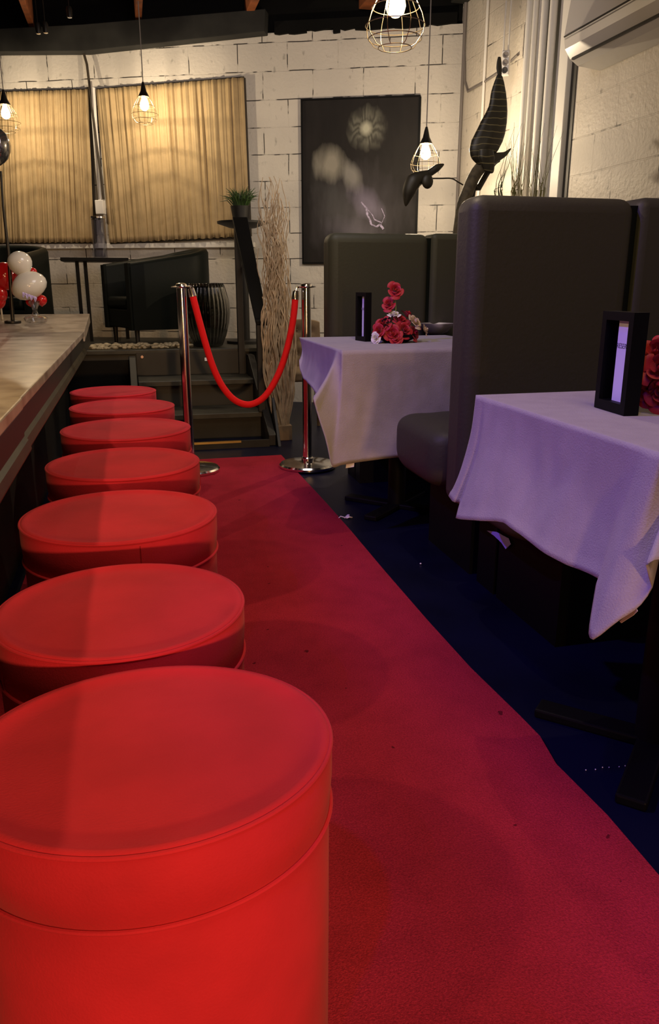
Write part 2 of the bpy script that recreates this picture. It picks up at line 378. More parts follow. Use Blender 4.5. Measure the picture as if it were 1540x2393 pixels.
# ------------------------------------------------------------------ stairs up to the platform
sr = empty('staircase', (0.42, 5.2, 0), 'dark open wooden steps leading up to the raised platform', 'stairs')
def rel(mb, name, m, parent, **k):
    o = mb.build(name, m, parent, **k); o.matrix_parent_inverse = Matrix.Translation(-Vector(parent.location)); return o
for (y0, z) in ((5.36, 0.36), (5.03, 0.18)):
    rel(MB().box((0.02, y0, z-0.035), (0.80, y0+0.36, z)), 'tread', M['tread'], sr, bevel=0.004)
rel(MB().box((0.02, 5.42, 0.0), (0.80, 5.44, 0.325)), 'riser', M['platform'], sr)
rel(MB().box((0.02, 5.10, 0.0), (0.80, 5.12, 0.145)), 'riser', M['platform'], sr)
rel(MB().box((0.02, 5.735, 0.361), (0.80, 5.749, 0.52)), 'riser', M['platform'], sr)
for x in (-0.03, 0.80):
    rel(MB().prism([(4.78, 0.0), (5.74, 0.0), (5.74, 0.5), (5.60, 0.5), (4.78, 0.07)], 'X', x, x+0.045), 'stringer', M['black_wood'], sr, bevel=0.004)
g = rel(MB().box((0.02, 4.76, 0.0), (0.80, 4.78, 0.045)), 'edge_strip', M['black_wood'], sr)
g = rel(MB().box((0.03, 4.757, 0.034), (0.62, 4.778, 0.047)), 'edge_strip', M['brass'], sr); g['label'] = 'brass nosing strip'
g = rel(MB().box((0.50, 5.728, 0.455), (0.55, 5.734, 0.478)), 'sticker', M['paper'], sr); g['label'] = 'small white sticker'
g = rel(MB().lathe([(0.001, 0), (0.010, 0.002), (0.010, 0.006)], n=12), 'screw_cap', M['chrome'], sr)
g.matrix_parent_inverse = Matrix.Translation(-Vector(sr.location)); pp = at(332, 834, Y=5.72); g.location = pp; g.rotation_euler = (PI/2, 0, 0)

# handrail: wide black board sloping down, posts
hr = empty('stair_handrail', (0.80, 5.3, 0), 'wide black sloping handrail board with posts beside the platform steps', 'handrail')
p1, p2, p3, p4 = at(543, 507, Y=5.72), at(578, 507, Y=5.72), at(598, 750, Y=5.02), at(627, 750, Y=5.02)
rel(MB().hexa([p3-Vector((0, 0, .03)), p4-Vector((0, 0, .03)), p2-Vector((0, 0, .03)), p1-Vector((0, 0, .03)), p3, p4, p2, p1]), 'rail_board', M['black'], hr, bevel=0.003)
rel(MB().box((0.855, 5.74, PZ-0.5), (0.90, 5.785-0.03, 1.38)) if False else MB().box((p1.x+0.01, 5.70, PZ-0.2), (p1.x+0.055, 5.745, p1.z-0.035)), 'post', M['black_wood'], hr, bevel=0.003)
rel(MB().box((p3.x+0.005, 5.02, 0.18), (p3.x+0.05, 5.065, p3.z-0.02)), 'post', M['black_wood'], hr, bevel=0.003)
# inner sloping board under the rail
q1, q2 = at(565, 600, Y=5.62), at(600, 1060, Y=4.72)
rel(MB().hexa([Vector((0.852, 4.74, 0.0)), Vector((0.872, 4.74, 0.0)), Vector((0.872, 4.90, 0.0)), Vector((0.852, 4.90, 0.0)),
     Vector((0.852, 5.56, 1.10)), Vector((0.872, 5.56, 1.10)), Vector((0.872, 5.70, 1.16)), Vector((0.852, 5.70, 1.16))]), 'brace', M['black_wood'], hr, bevel=0.003)

# ------------------------------------------------------------------ curtains on the far wall
def curtain(name, TL, TR, BR, BL, label, folds, seed, sag):
    """four corners in wall coordinates (s, z)"""
    root = empty(name, wp(TL[0], TL[1]), label, 'curtain', 'gold curtain panels over the platform windows')
    rnd = random.Random(seed); fr = [(rnd.uniform(0.85, 1.15), rnd.uniform(0, 6.28)) for _ in range(6)]
    def fn(u, v):       # v 0 top, 1 bottom
        s0 = TL[0]*(1-v)+BL[0]*v; s1 = TR[0]*(1-v)+BR[0]*v
        z0 = TL[1]*(1-v)+BL[1]*v; z1 = TR[1]*(1-v)+BR[1]*v
        s = s0+(s1-s0)*u; z = z0+(z1-z0)*u
        ph = u*folds*2*PI
        d = math.sin(ph*fr[0][0]+fr[0][1])*0.5+math.sin(ph*1.9*fr[1][0]+fr[1][1])*0.25+math.sin(ph*0.37+fr[2][1])*0.5+math.sin(ph*3.1+fr[3][1])*.12
        d *= 0.5+0.5*mnoise.noise(Vector((u*9, v*2.5, seed)))+0.35
        z += sag*math.sin(u*PI)*0.3*(1-v)*0+0.004*math.sin(ph)*(v > 0.97)
        return wp(s, z, 0.052+0.016*d)
    rel(MB().grid(fn, 420, 26), 'fabric', M['curtain'], root, smooth=True, solid=0.002, auto=0)
    # dark edges of the frame behind
    f = MB()
    for (A, B) in ((TL, TR), (TR, BR), (BR, BL)):
        f.tube([wp(A[0], A[1], 0.03), wp(B[0], B[1], 0.03)], 0.012, 6)
    rel(f, 'frame_edge', M['rim_dark'], root)
    return root
def sz(x, y):
    p = at_wall(x, y, 0.05); return (ws_of(p), p.z)
curtain('curtain', sz(-55, 217), sz(207, 209), sz(221, 566), sz(-40, 568), 'gold pleated curtain left of the cable pole, over the high table', 21, 1, 0)
curtain('curtain', sz(224, 209), sz(569, 181), sz(584, 552), sz(256, 568), 'large gold pleated curtain right of the cable pole, bright at its top', 19, 2, 0)

# cable pole between the curtains
cpole = empty('cable_duct', at_wall(225, 300, 0.06), 'white wall duct with loose cables between the two gold curtains', 'cable duct')
rel(MB().tube([at_wall(216, 205, 0.05), at_wall(222, 300, 0.05), at_wall(230, 400, 0.05), at_wall(236, 468, 0.05)], 0.022, 10), 'duct', M['white'], cpole, smooth=True)
rel(MB().tube([at_wall(195, 122, 0.04), at_wall(203, 150, 0.05), at_wall(208, 190, 0.06), at_wall(216, 260, 0.09), at_wall(226, 340, 0.09), at_wall(235, 400, 0.09), at_wall(242, 466, 0.08)], 0.010, 8), 'cable', M['rim_dark'], cpole, smooth=True)
rel(MB().tube([at_wall(213, 190, 0.08), at_wall(219, 280, 0.09), at_wall(226, 380, 0.09), at_wall(231, 466, 0.09)], 0.007, 8), 'cable', M['cable'], cpole, smooth=True)
bp_ = at_wall(235, 483, 0.07)
jb = MB().box((-0.035, -0.03, -0.06), (0.035, 0.03, 0.05)).build('junction_box', M['white'], cpole, bevel=0.004)
jb.matrix_parent_inverse = Matrix.Translation(-Vector(cpole.location)); jb.location = bp_; jb.rotation_euler = (0, 0, WANG)

# ------------------------------------------------------------------ painting
pa, pbt, pr = at_wall(705, 234, 0.02), at_wall(712, 613, 0.02), at_wall(975, 228, 0.02)
s0, s1 = ws_of(at_wall(708, 400, .02)), ws_of(at_wall(974, 400, .02)); z1, z0 = (pa.z+pr.z)/2, pbt.z
painting = empty('painting', wp((s0+s1)/2, z0, 0.0), 'large dark canvas painting with pale flower and cloudy shapes on block wall', 'painting')
painting.rotation_euler = (0, 0, WANG)
PW, PH = s1-s0, z1-z0
def mat_painting():
    m = bpy.data.materials.new('canvas_art'); m.use_nodes = True; nt = m.node_tree; L = nt.links.new; N = nt.nodes.new
    b = nt.nodes['Principled BSDF']; b.inputs['Roughness'].default_value = 0.6; b.inputs['Specular IOR Level'].default_value = 0.2
    tc = N('ShaderNodeTexCoord'); n = N('ShaderNodeTexNoise'); n.inputs['Scale'].default_value = 5; n.inputs['Detail'].default_value = 8
    mp = N('ShaderNodeMapping'); mp.inputs['Scale'].default_value = (2.5, 1, 0.8); L(tc.outputs['Object'], mp.inputs[0]); L(mp.outputs[0], n.inputs['Vector'])
    sx = N('ShaderNodeSeparateXYZ'); L(tc.outputs['Object'], sx.inputs[0])
    def blob(cx, cz, rx, rz, soft, ang=0.0):
        # soft elliptic mask
        c, s_ = math.cos(ang), math.sin(ang)
        v = N('ShaderNodeCombineXYZ')
        def lin(a, bz, k):
            m1 = N('ShaderNodeMath'); m1.operation = 'MULTIPLY_ADD'; L(sx.outputs['X'], m1.inputs[0]); m1.inputs[1].default_value = a; m1.inputs[2].default_value = k
            m2 = N('ShaderNodeMath'); m2.operation = 'MULTIPLY_ADD'; L(sx.outputs['Z'], m2.inputs[0]); m2.inputs[1].default_value = bz; L(m1.outputs[0], m2.inputs[2]); return m2
        ax = lin(c/rx, s_/rx, -(cx*c+cz*s_)/rx); az = lin(-s_/rz, c/rz, -(-cx*s_+cz*c)/rz)
        L(ax.outputs[0], v.inputs[0]); L(az.outputs[0], v.inputs[1])
        ln = N('ShaderNodeVectorMath'); ln.operation = 'LENGTH'; L(v.outputs[0], ln.inputs[0])
        ad = N('ShaderNodeMath'); ad.operation = 'MULTIPLY_ADD'; L(n.outputs['Fac'], ad.inputs[0]); ad.inputs[1].default_value = 0.9; L(ln.outputs['Value'], ad.inputs[2])
        mr = N('ShaderNodeMapRange'); mr.inputs[1].default_value = 1.45; mr.inputs[2].default_value = 1.45-soft; L(ad.outputs[0], mr.inputs[0]); return mr.outputs[0]
    col = None
    base = N('ShaderNodeMixRGB'); base.inputs[1].default_value = (0.006, 0.005, 0.0045, 1); base.inputs[2].default_value = (0.018, 0.015, 0.014, 1); L(n.outputs['Fac'], base.inputs[0]); cur = base.outputs[0]
    def put(mask, c, k=1.0):
        nonlocal cur
        mm = N('ShaderNodeMath'); mm.operation = 'MULTIPLY'; L(mask, mm.inputs[0]); mm.inputs[1].default_value = k
        mx = N('ShaderNodeMixRGB'); L(mm.outputs[0], mx.inputs[0]); L(cur, mx.inputs[1]); mx.inputs[2].default_value = (*c, 1); cur = mx.outputs[0]
    X = lambda f: (f-0.5)*PW
    Z = lambda f: (1-f)*PH
    put(blob(X(.5), Z(.70), PW*.50, PH*.36, 0.9), (0.12, 0.11, 0.125), 0.55)
    put(blob(X(.30), Z(.62), PW*.20, PH*.30, 0.9, 0.5), (0.10, 0.10, 0.10), 0.5)
    put(blob(X(.24), Z(.385), PW*.17, PH*.135, 0.75), (0.34, 0.32, 0.27), 0.75)
    put(blob(X(.43), Z(.46), PW*.10, PH*.14, 0.75, 0.5), (0.28, 0.27, 0.25), 0.72)
    put(blob(X(.56), Z(.62), PW*.22, PH*.10, 0.8, -0.8), (0.24, 0.21, 0.30), 0.6)
    put(blob(X(.45), Z(.80), PW*.30, PH*.10, 0.8, -0.2), (0.17, 0.155, 0.19), 0.5)
    # flower: petals fanned round a pale centre
    def M2(op, a, b_=None, c_=None):
        q = N('ShaderNodeMath'); q.operation = op
        for i_, t_ in enumerate((a, b_, c_)):
            if t_ is None: continue
            if isinstance(t_, (int, float)): q.inputs[i_].default_value = t_
            else: L(t_, q.inputs[i_])
        return q.outputs[0]
    fx, fz = M2('SUBTRACT', sx.outputs['X'], X(.555)), M2('SUBTRACT', sx.outputs['Z'], Z(.175))
    th_ = M2('ARCTAN2', fz, fx)
    pet = M2('MULTIPLY_ADD', M2('SINE', M2('MULTIPLY_ADD', th_, 11.0, M2('MULTIPLY', n.outputs['Fac'], 26.0))), 0.22, 0.5)
    put(M2('MULTIPLY', blob(X(.555), Z(.175), PW*.20, PH*.142, 0.5), pet), (0.19, 0.19, 0.155), 0.9)
    put(blob(X(.555), Z(.175), PW*.085, PH*.062, 0.3), (0.05, 0.05, 0.042), 0.6)
    put(blob(X(.555), Z(.175), PW*.07, PH*.05, 0.7), (0.42, 0.42, 0.34), 0.9)
    L(cur, b.inputs['Base Color'])
    return m
cv = MB().box((-PW/2, -0.02, 0), (PW/2, 0, PH)).build('canvas', mat_painting(), painting)
fr = MB()
for (a, b) in (((-PW/2-.012, -.03, -.012), (PW/2+.012, .0, .0)), ((-PW/2-.012, -.03, PH), (PW/2+.012, .0, PH+.012)), ((-PW/2-.012, -.03, 0), (-PW/2, .0, PH)), ((PW/2, -.03, 0), (PW/2+.018, .0, PH))): fr.box(a, b)
fr.build('frame', M['black'], painting)
def stroke(pts, wdt, m, nm):
    mb = MB(); P = [((u-.5)*PW, (1-v)*PH) for u, v in pts]
    for i in range(len(P)-1):
        (x0, y0), (x1, y1) = P[i], P[i+1]; w0 = wdt*(0.6+0.5*((i*37) % 5)/5); dx, dy = x1-x0, y1-y0; l = math.hypot(dx, dy); nx, ny = -dy/l*w0, dx/l*w0
        mb.box((0, 0, 0), (0, 0, 0)) if False else None
        v = [mb.bm.verts.new((x0+nx, -0.0215, y0+ny)), mb.bm.verts.new((x1+nx, -0.0215, y1+ny)), mb.bm.verts.new((x1-nx, -0.0215, y1-ny)), mb.bm.verts.new((x0-nx, -0.0215, y0-ny))]; mb.bm.faces.new(v)
    return mb.build(nm, m, painting, solid=0.0012)
Mst = mat('lilac_stroke', (0.48, 0.42, 0.62), 0.6, noise=0.6, nscale=60)
for pts, wd in (([(.52, .62), (.55, .645), (.57, .66), (.575, .70), (.60, .73), (.61, .76), (.66, .775), (.69, .76), (.72, .79)], .009), ([(.57, .66), (.62, .70), (.64, .73), (.70, .75)], .0045), ([(.50, .82), (.56, .825), (.60, .84), (.64, .85), (.68, .875)], .004), ([(.70, .76), (.73, .71), (.70, .66)], .003)):
    stroke(pts, wd, Mst, 'brush_stroke')
# ring of petals in the painted flower
Mpt = mat('painted_petals', (0.10, 0.10, 0.085), 0.7, noise=0.7, nscale=40)
for k in range(0):
    pass

# ------------------------------------------------------------------ pipes on the right wall
def pipe(name, x, r, xw, z0, z1, m, label, y=None):
    p = at(x, 250, X=xw)
    o = MB().tube([(xw, p.y, z0), (xw, p.y, (z0+z1)/2), (xw, p.y, z1)], r, 12).build(name, m, smooth=True)
    return tag(o, label, 'pipe', 'painted pipes on the right wall')
pipe('wall_pipe', 1224, 0.022, XR-0.075, 0, 3.249, M['white'], 'white painted pipe at the left edge of the pipe cluster')
pipe('wall_pipe', 1237, 0.016, XR-0.07, 0, 3.249, M['white'], 'thinner white pipe second from left in the pipe cluster')
pipe('wall_pipe', 1259, 0.022, XR-0.05, 0, 3.249, M['white'], 'white painted pipe in the middle of the cluster')
pipe('wall_pipe', 1278, 0.024, XR-0.06, 0, 3.249, M['white'], 'thick white pipe beside the boxed column')
pipe('wall_pipe', 1128, 0.010, XR-0.015, 0, 3.249, M['white'], 'slim white conduit near the room corner, left of the power strip')
pipe('wall_pipe', 1078, 0.012, XR-0.015, 0, 3.249, M['cable'], 'grey conduit running down the room corner')
# bent conduit: down and then along
cc = MB().tube([at(1084, 20, X=XR-.012), at(1085, 120, X=XR-.012), at(1086, 190, X=XR-.012), at(1093, 214, X=XR-.012), at(1125, 196, X=XR-.012), at(1165, 170, X=XR-.012), at(1210, 128, X=XR-.012)], 0.008, 8).build('bent_conduit', M['cable'], smooth=True)
tag(cc, 'grey conduit bent into an elbow left of the dark leaf', 'conduit')

# power strip with cables
psr = at(1182, 148, X=XR-0.12)
ps = empty('power_strip', psr, 'white three-socket power strip hanging on two cables above the dark leaf', 'power strip', rz=math.radians(52))
hs_ = MB().box((-0.018, -0.026, -0.072), (0.018, 0.026, 0.072)).build('housing', M['white_plastic'], ps, bevel=0.006)
for k in range(3):
    o = MB().lathe([(0.001, 0), (0.017, 0.0), (0.019, 0.004), (0.012, 0.004), (0.011, 0.001), (0.001, 0.001)], n=20, cap=False).build('socket', M['dark_line'] if k == 2 else M['cable'], hs_)
    o.location = (-0.019, 0, 0.044-0.044*k); o.rotation_euler = (0, -PI/2, 0)
for dy in (-0.012, 0.02):
    MB().tube([(0, dy, 0.07), (0.005, dy, 0.4), (0.01, dy*1.2, 0.83)], 0.006, 8).build('cable', M['white'], ps, smooth=True)

# air conditioner
ac = empty('air_conditioner', (XR, 3.6, 2.2), 'white wall-mounted split air conditioner with two dark louver lines', 'air conditioner')
yA, yB = 4.20, 3.15
prof = [(XR-.001, 2.47), (XR-0.17, 2.47), (XR-0.21, 2.44), (XR-0.235, 2.25), (XR-0.225, 2.19), (XR-0.19, 2.145), (XR-0.14, 2.115), (XR-0.001, 2.10)]
rel(MB().prism(prof, 'Y', yB, yA), 'body', M['white_plastic'], ac, bevel=0.006)
for (a, b) in (((XR-0.2365, 2.248), (XR-0.2285, 2.185)), ((XR-0.180, 2.1345), (XR-0.150, 2.117))):
    pass
rel(MB().box((XR-0.240, yB+.01, 2.243), (XR-0.222, yA-.01, 2.249)), 'louver_gap', M['dark_line'], ac)
rel(MB().box((XR-0.195, yB+.01, 2.136), (XR-0.180, yA-.03, 2.146)), 'louver_gap', M['dark_line'], ac)
rel(MB().hexa([(XR-.2375, yB+.02, 2.232), (XR-.2375, yA-.015, 2.232), (XR-.232, yA-.015, 2.239), (XR-.232, yB+.02, 2.239), (XR-.2375, yB+.02, 2.2325), (XR-.2375, yA-.015, 2.2325), (XR-.232, yA-.015, 2.2395), (XR-.232, yB+.02, 2.2395)]), 'flap', M['white_plastic'], ac)

# ------------------------------------------------------------------ pendant lamps
def pendant(loc, ztop, watts, label, s=1.0, bell=False):
    root = empty('pendant_lamp', loc, label, 'pendant lamp', 'bare-bulb wire cage pendants')
    MB().tube([(0, 0, 0.11*s), (0.002, 0, 0.5*(ztop-loc[2])), (0, 0, ztop-loc[2])], 0.0035*max(1, s*0.9), 6).build('cord', M['cable'], root, smooth=True)
    sk = MB().lathe([(0.006*s, 0.13*s), (0.012*s, 0.11*s), (0.020*s, 0.075*s), (0.036*s, 0.045*s), (0.034*s, 0.042*s), (0.016*s, 0.05*s), (0.006*s, 0.052*s)], n=24).build('socket_cap', M['black_metal'], root, smooth=True)
    b = MB().lathe([(0.002*s, 0.05*s), (0.012*s, 0.045*s), (0.015*s, 0.03*s), (0.026*s, 0.005*s), (0.029*s, -0.012*s), (0.024*s, -0.030*s), (0.010*s, -0.040*s), (0.001, -0.041*s)], n=20, cap=False).build('bulb', M['bulb'], sk, smooth=True, auto=0)
    cg = MB()
    pr_ = [(0.034, 0.043), (0.055, 0.01), (0.078, -0.035), (0.086, -0.062), (0.083, -0.085), (0.062, -0.112), (0.048, -0.118)]
    for k in range(8):
        a = 2*PI*k/8+0.2
        cg.tube([(r*s*math.cos(a), r*s*math.sin(a), z*s) for r, z in pr_], 0.0011*s, 6)
    for r, z in ((0.068, -0.015), (0.086, -0.062), (0.048, -0.118), (0.034, 0.043), (0.077, -0.095)):
        cg.ring((0, 0, z*s), r*s, 0.0013*s, 36, 6)
    cg.build('cage', M['cage'], root, smooth=True)
    light('pendant_light', 'POINT', (loc[0], loc[1], loc[2]-0.008*s), watts, (1.0, 0.79, 0.53), 0.008)
    return root
l1 = at(925, 3, Y=2.4); l2 = at(337, 243, Y=6.62); l3 = at(13, 262, Y=7.0); l4 = at(995, 355, Y=5.2)
pendant(l1, 3.24, 15, 'nearest cage pendant lamp, cut by the top of the photo', 1.0)
pendant(l2, 3.24, 20, 'cage pendant lamp glowing in front of the right gold curtain', 1.15)
pendant(l3, 3.24, 19, 'cage pendant lamp at the left edge before the left gold curtain', 1.2)
pendant(l4, 3.24, 42, 'cage pendant lamp hanging at the right edge of the painting', 1.15)

# ------------------------------------------------------------------ red carpet
edge = [(1540, 2045), (1420, 1905), (1300, 1785), (1262, 1720), (1215, 1672), (1100, 1560), (1000, 1450), (900, 1335), (820, 1240), (760, 1172), (700, 1108), (657, 1063)]
pe = [at(x, y, Z=0.008) for x, y in edge]
rp = [(0.84, -2.0)]+[(p.x, p.y) for p in pe]
rp = [rp[0], (0.83, 0.4)]+rp[1:]
cpz = MB(); nvr = []
outline = rp+[(-0.42, 4.45), (-0.42, -2.0)]
cpz.prism(outline, 'Z', 0.0005, 0.008)
tag(cpz.build('carpet_runner', M['carpet']), 'long crimson red carpet runner between the bar stools and booths', 'carpet')

# ------------------------------------------------------------------ bar
bar = empty('bar_counter', (-0.8, 2.5, 0), 'long bar counter with mottled bronze top and thick dark edge', 'bar')
XB = -0.272
rel(MB().box((-1.15, -1.2, 0.690), (XB, 2.02, 0.72)), 'countertop', M['bar_top'], bar, bevel=0.004)
rel(MB().box((-1.15, 2.022, 0.690), (XB-0.002, 4.90, 0.72)), 'countertop', M['bar_top'], bar, bevel=0.004)
zE = 0.795
rel(MB().hexa([(-1.15, 4.905, 0.66), (XB-0.002, 4.905, 0.66), (XB+0.0, 5.70, zE-0.06), (-1.15, 5.70, zE-0.06), (-1.15, 4.905, 0.718), (XB-0.002, 4.905, 0.718), (XB+0.0, 5.70, zE), (-1.15, 5.70, zE)]), 'end_slab', M['bar_top'], bar, bevel=0.004)
for (y0, y1, dx) in ((-1.2, 2.02, 0.0), (2.022, 4.90, -0.006)):
    rel(MB().box((XB-0.05+dx, y0, 0.60), (XB-0.004+dx, y1, 0.690)), 'fascia', M['bar_edge'], bar, bevel=0.003)
    rel(MB().prism([(XB-0.045+dx, 0.585), (XB+0.006+dx, 0.585), (XB+0.010+dx, 0.592), (XB+0.004+dx, 0.615), (XB-0.012+dx, 0.635), (XB-0.045+dx, 0.64)], 'Y', y0, y1), 'moulding', M['bar_mould'], bar, bevel=0.002)
rel(MB().box((XB-0.05, 4.903, 0.585), (XB-0.01, 5.68, 0.70)), 'fascia', M['bar_edge'], bar, bevel=0.003)
rel(MB().box((-0.80, -1.2, 0.0), (-0.46, 5.68, 0.690)), 'front_panel', M['black_wood'], bar)
rel(MB().box((-1.1, 4.92, 0.0), (-0.81, 5.68, 0.66)), 'back_panel', M['black_wood'], bar)

# ------------------------------------------------------------------ drum stools
def make_stool():
    r = 0.208
    root = empty('drum_stool', (0, 0, 0), '', 'stool', 'red velvet drum stools along the bar')
    MB().lathe([(r-0.010, 0.0), (r-0.004, 0.012), (r-0.003, 0.20), (r-0.0025, 0.372)], n=96).build('body', M['velvet'], root, smooth=True)
    top = [(r-0.009, 0.375), (r-0.002, 0.379), (r+0.001, 0.42), (r+0.001, 0.458), (r-0.002, 0.465), (r-0.007, 0.4675), (r-0.013, 0.4665), (r-0.018, 0.4635), (r*0.8, 0.4625), (r*0.5, 0.4645), (r*0.2, 0.4655), (0.001, 0.4655)]
    cu_ = MB().lathe(top, n=96).build('cushion', M['velvet'], root, smooth=True, auto=60)
    MB().ring((0, 0, 0.4625), r-0.0005, 0.0030, 96, 8).build('piping', M['velvet'], cu_, smooth=True)
    MB().ring((0, 0, 0.3770), r-0.0005, 0.0030, 96, 8).build('piping', M['velvet'], cu_, smooth=True)
    sm = MB(); a = 2.3
    sm.box((-0.0008, -0.0010, 0.384), (0.0008, 0.0010, 0.455)); s_ = sm.build('stitch', M['piping'], cu_)
    s_.location = ((r+0.001)*math.cos(a), (r+0.001)*math.sin(a), 0); s_.rotation_euler = (0, 0, a)
    return root
sl = ['nearest red velvet drum stool, its lower body cut by the photo bottom',
      'red velvet drum stool second from the camera, broad flat top',
      'red velvet drum stool third from the camera along the bar',
      'red velvet drum stool fourth from the camera, in the middle of the row',
      'red velvet drum stool fifth from the camera, third from the far end',
      'red velvet drum stool second from the far end, mostly hidden',
      'farthest red velvet drum stool beside the left chrome stanchion']
sp_ = [(-0.012, 0.812, 1.02), (-0.047, 1.234, .965), (-0.055, 1.785, 1.06), (-0.050, 2.345, 1.07), (-0.044, 2.935, 1.12), (-0.062, 3.50, 1.07), (-0.110, 4.03, 1.0)]
st0 = make_stool()
for i, (x, y, k) in enumerate(sp_):
    o = st0 if i == 0 else dup(st0)
    o.location = (x, y, 0.0085); o['label'] = sl[i]; o.rotation_euler = (0, 0, i*1.3); o.scale = (k, k, 1)
    if i == 0: o.scale = (k, 0.90, 1)     # the near one is squashed a little by use

# ------------------------------------------------------------------ stanchions and rope
def make_stanchion():
    root = empty('rope_stanchion', (0, 0, 0), '', 'stanchion', 'chrome rope stanchions at the end of the carpet')
    MB().lathe([(0.155, 0.0), (0.158, 0.004), (0.158, 0.014), (0.150, 0.022), (0.09, 0.030), (0.034, 0.036)], n=56).build('base', M['chrome'], root, smooth=True)
    po = MB().lathe([(0.0255, 0.05), (0.0255, 0.962)], n=32).build('pole', M['chrome'], root, smooth=True)
    MB().lathe([(0.034, 0.03), (0.034, 0.05), (0.029, 0.056)], n=32).build('collar', M['chrome'], po, smooth=True)
    MB().lathe([(0.030, 0.960), (0.052, 0.964), (0.053, 0.968), (0.030, 0.972), (0.028, 0.980), (0.018, 0.985), (0.001, 0.986)], n=32).build('cap', M['chrome'], po, smooth=True)
    return root
sA = make_stanchion(); pA = at(455, 1090, Z=0.01); sA.location = (0.262, 4.17, 0.0085)
sA['label'] = 'left chrome stanchion with round base, next to the farthest stool'
sB = dup(sA); sB.location = (0.905, 4.12, 0.0085); sB['label'] = 'right chrome stanchion with round base, in front of the grey tablecloth'
rA = Vector((0.262+0.045, 4.16, 0.968)); rB = Vector((0.905-0.045, 4.11, 0.968))
def seg_x(x, y, f): return at(x, y, Y=rA.y*(1-f)+rB.y*f)
path_px = [(450, 690), (463, 740), (478, 795), (495, 850), (515, 895), (540, 928), (565, 943), (590, 944), (617, 928), (642, 892), (662, 845), (677, 790), (686, 740), (690, 697)]
pts = [seg_x(x, y, (x-440)/255) for x, y in path_px]
def smooth_path(P, n):
    out = []
    for i in range(len(P)-1):
        p0 = P[max(i-1, 0)]; p1, p2_ = P[i], P[i+1]; p3_ = P[min(i+2, len(P)-1)]
        for k in range(n):
            t = k/n; out.append(0.5*((2*p1)+(p2_-p0)*t+(2*p0-5*p1+4*p2_-p3_)*t*t+(3*p1-p0-3*p2_+p3_)*t**3))
    out.append(P[-1]); return out
rope = empty('velvet_rope', pts[7], 'bright red velvet rope hanging in a U between the stanchions', 'rope')
rel(MB().tube(smooth_path(pts, 5), 0.0175, 14), 'rope', M['rope'], rope, smooth=True)
for e, nx_, post in ((pts[0], pts[1], rA), (pts[-1], pts[-2], rB)):
    d = (e-nx_).normalized()
    rel(MB().tube([e-d*0.006, e+d*0.002, e+d*0.034, e+d*0.040], [0.0195, 0.0195, 0.017, 0.009], 16), 'end_cap', M['chrome'], rope, smooth=True)
    a = e+d*0.038; b = post
    mid = (a+b)/2+Vector((0, 0, 0.012))
    rel(MB().tube(smooth_path([a, a+(mid-a)*0.6, mid, b+Vector((0, 0, 0.004)), b], 5), 0.0045, 8), 'hook', M['chrome'], rope, smooth=True)

# ------------------------------------------------------------------ booths
def booth(x0, ynear, th, xr, ztop, label, near_seat, far_seat, xseam):
    root = empty('booth_bench', (x0, ynear, 0), label, 'booth', 'high-backed black vinyl booths')
    def cushion_block(a, b, r=0.035, m='vinyl', name='backrest', seg=5):
        o = MB().box(a, b); return rel(o, name, M[m], root, bevel=r, seg=seg, smooth=True)
    cushion_block((x0, ynear, 0.30), (xseam-0.004, ynear+th, ztop), 0.045)
    cushion_block((xseam+0.004, ynear, 0.30), (xr, ynear+th, ztop+0.004), 0.030)
    rel(MB().box((xseam-0.02, ynear+0.02, 0.3), (xseam+0.02, ynear+th-0.02, ztop-0.02)), 'seam', M['vinyl_dark'], root)
    for (on, y0, y1) in ((near_seat, ynear-(0.44 if ynear < 3 else 0.14), ynear-0.002), (far_seat, ynear+th+0.002, ynear+th+0.46)):
        if not on: continue
        def fn(u, v, y0=y0, y1=y1):
            a = 2*PI*u; yc = (y0+y1)/2; hy = (y1-y0)/2; hz = 0.095
            e = lambda c: math.copysign(abs(c)**0.42, c)
            # rounded end towards the aisle
            t = (max(0, v-0.0))**2; k = (1-(1-min(t/0.085, 1))**3)**(1/3) if t < 0.085 else 1.0
            k = max(k, 0.02)
            x = (x0-0.03)+(xr-(x0-0.03))*t
            return Vector((x, yc+hy*e(math.cos(a))*(0.45+0.55*k if v > 0 else 0), 0.435+hz*e(math.sin(a))*(0.30+0.70*k if v > 0 else 0)*(1+0.02*math.sin(t*60))-0.03*max(0, -math.sin(a))*k))
        rel(MB().grid(fn, 40, 60, closed_u=True), 'seat', M['vinyl'], root, smooth=True, auto=0)
        rel(MB().box((x0+0.14, y0+0.05, 0.0), (xr, y1-0.01, 0.36)), 'seat_base', M['black'], root)
    rel(MB().box((x0+0.14, ynear+0.01, 0.0), (xr, ynear+th-0.01, 0.31)), 'seat_base', M['black'], root)
    return root
booth(0.962, 2.16, 0.15, 2.55, 1.233, 'near high-backed black vinyl booth behind the front table', True, True, at(1484, 600, Y=2.16).x)
booth(0.950, 3.80, 0.15, 1.90, 1.228, 'far high-backed black vinyl booth in front of the painting', True, False, at(1005, 650, Y=3.80).x)

# scrap stuck on the booth base
sc = MB(); p = at(1168, 1260, X=1.098)
sp2 = [at(1138, 1240, X=1.097), at(1160, 1243, X=1.096), at(1188, 1258, X=1.095), at(1193, 1272, X=1.094), at(1182, 1283, X=1.095), at(1172, 1268, X=1.096), at(1155, 1252, X=1.096)]
vs = [sc.bm.verts.new(q) for q in sp2]; sc.bm.faces.new(vs)
tag(sc.build('paper_scrap', M['violet_scrap'], solid=0.002), 'violet curled scrap on the booth base under the front table', 'scrap')

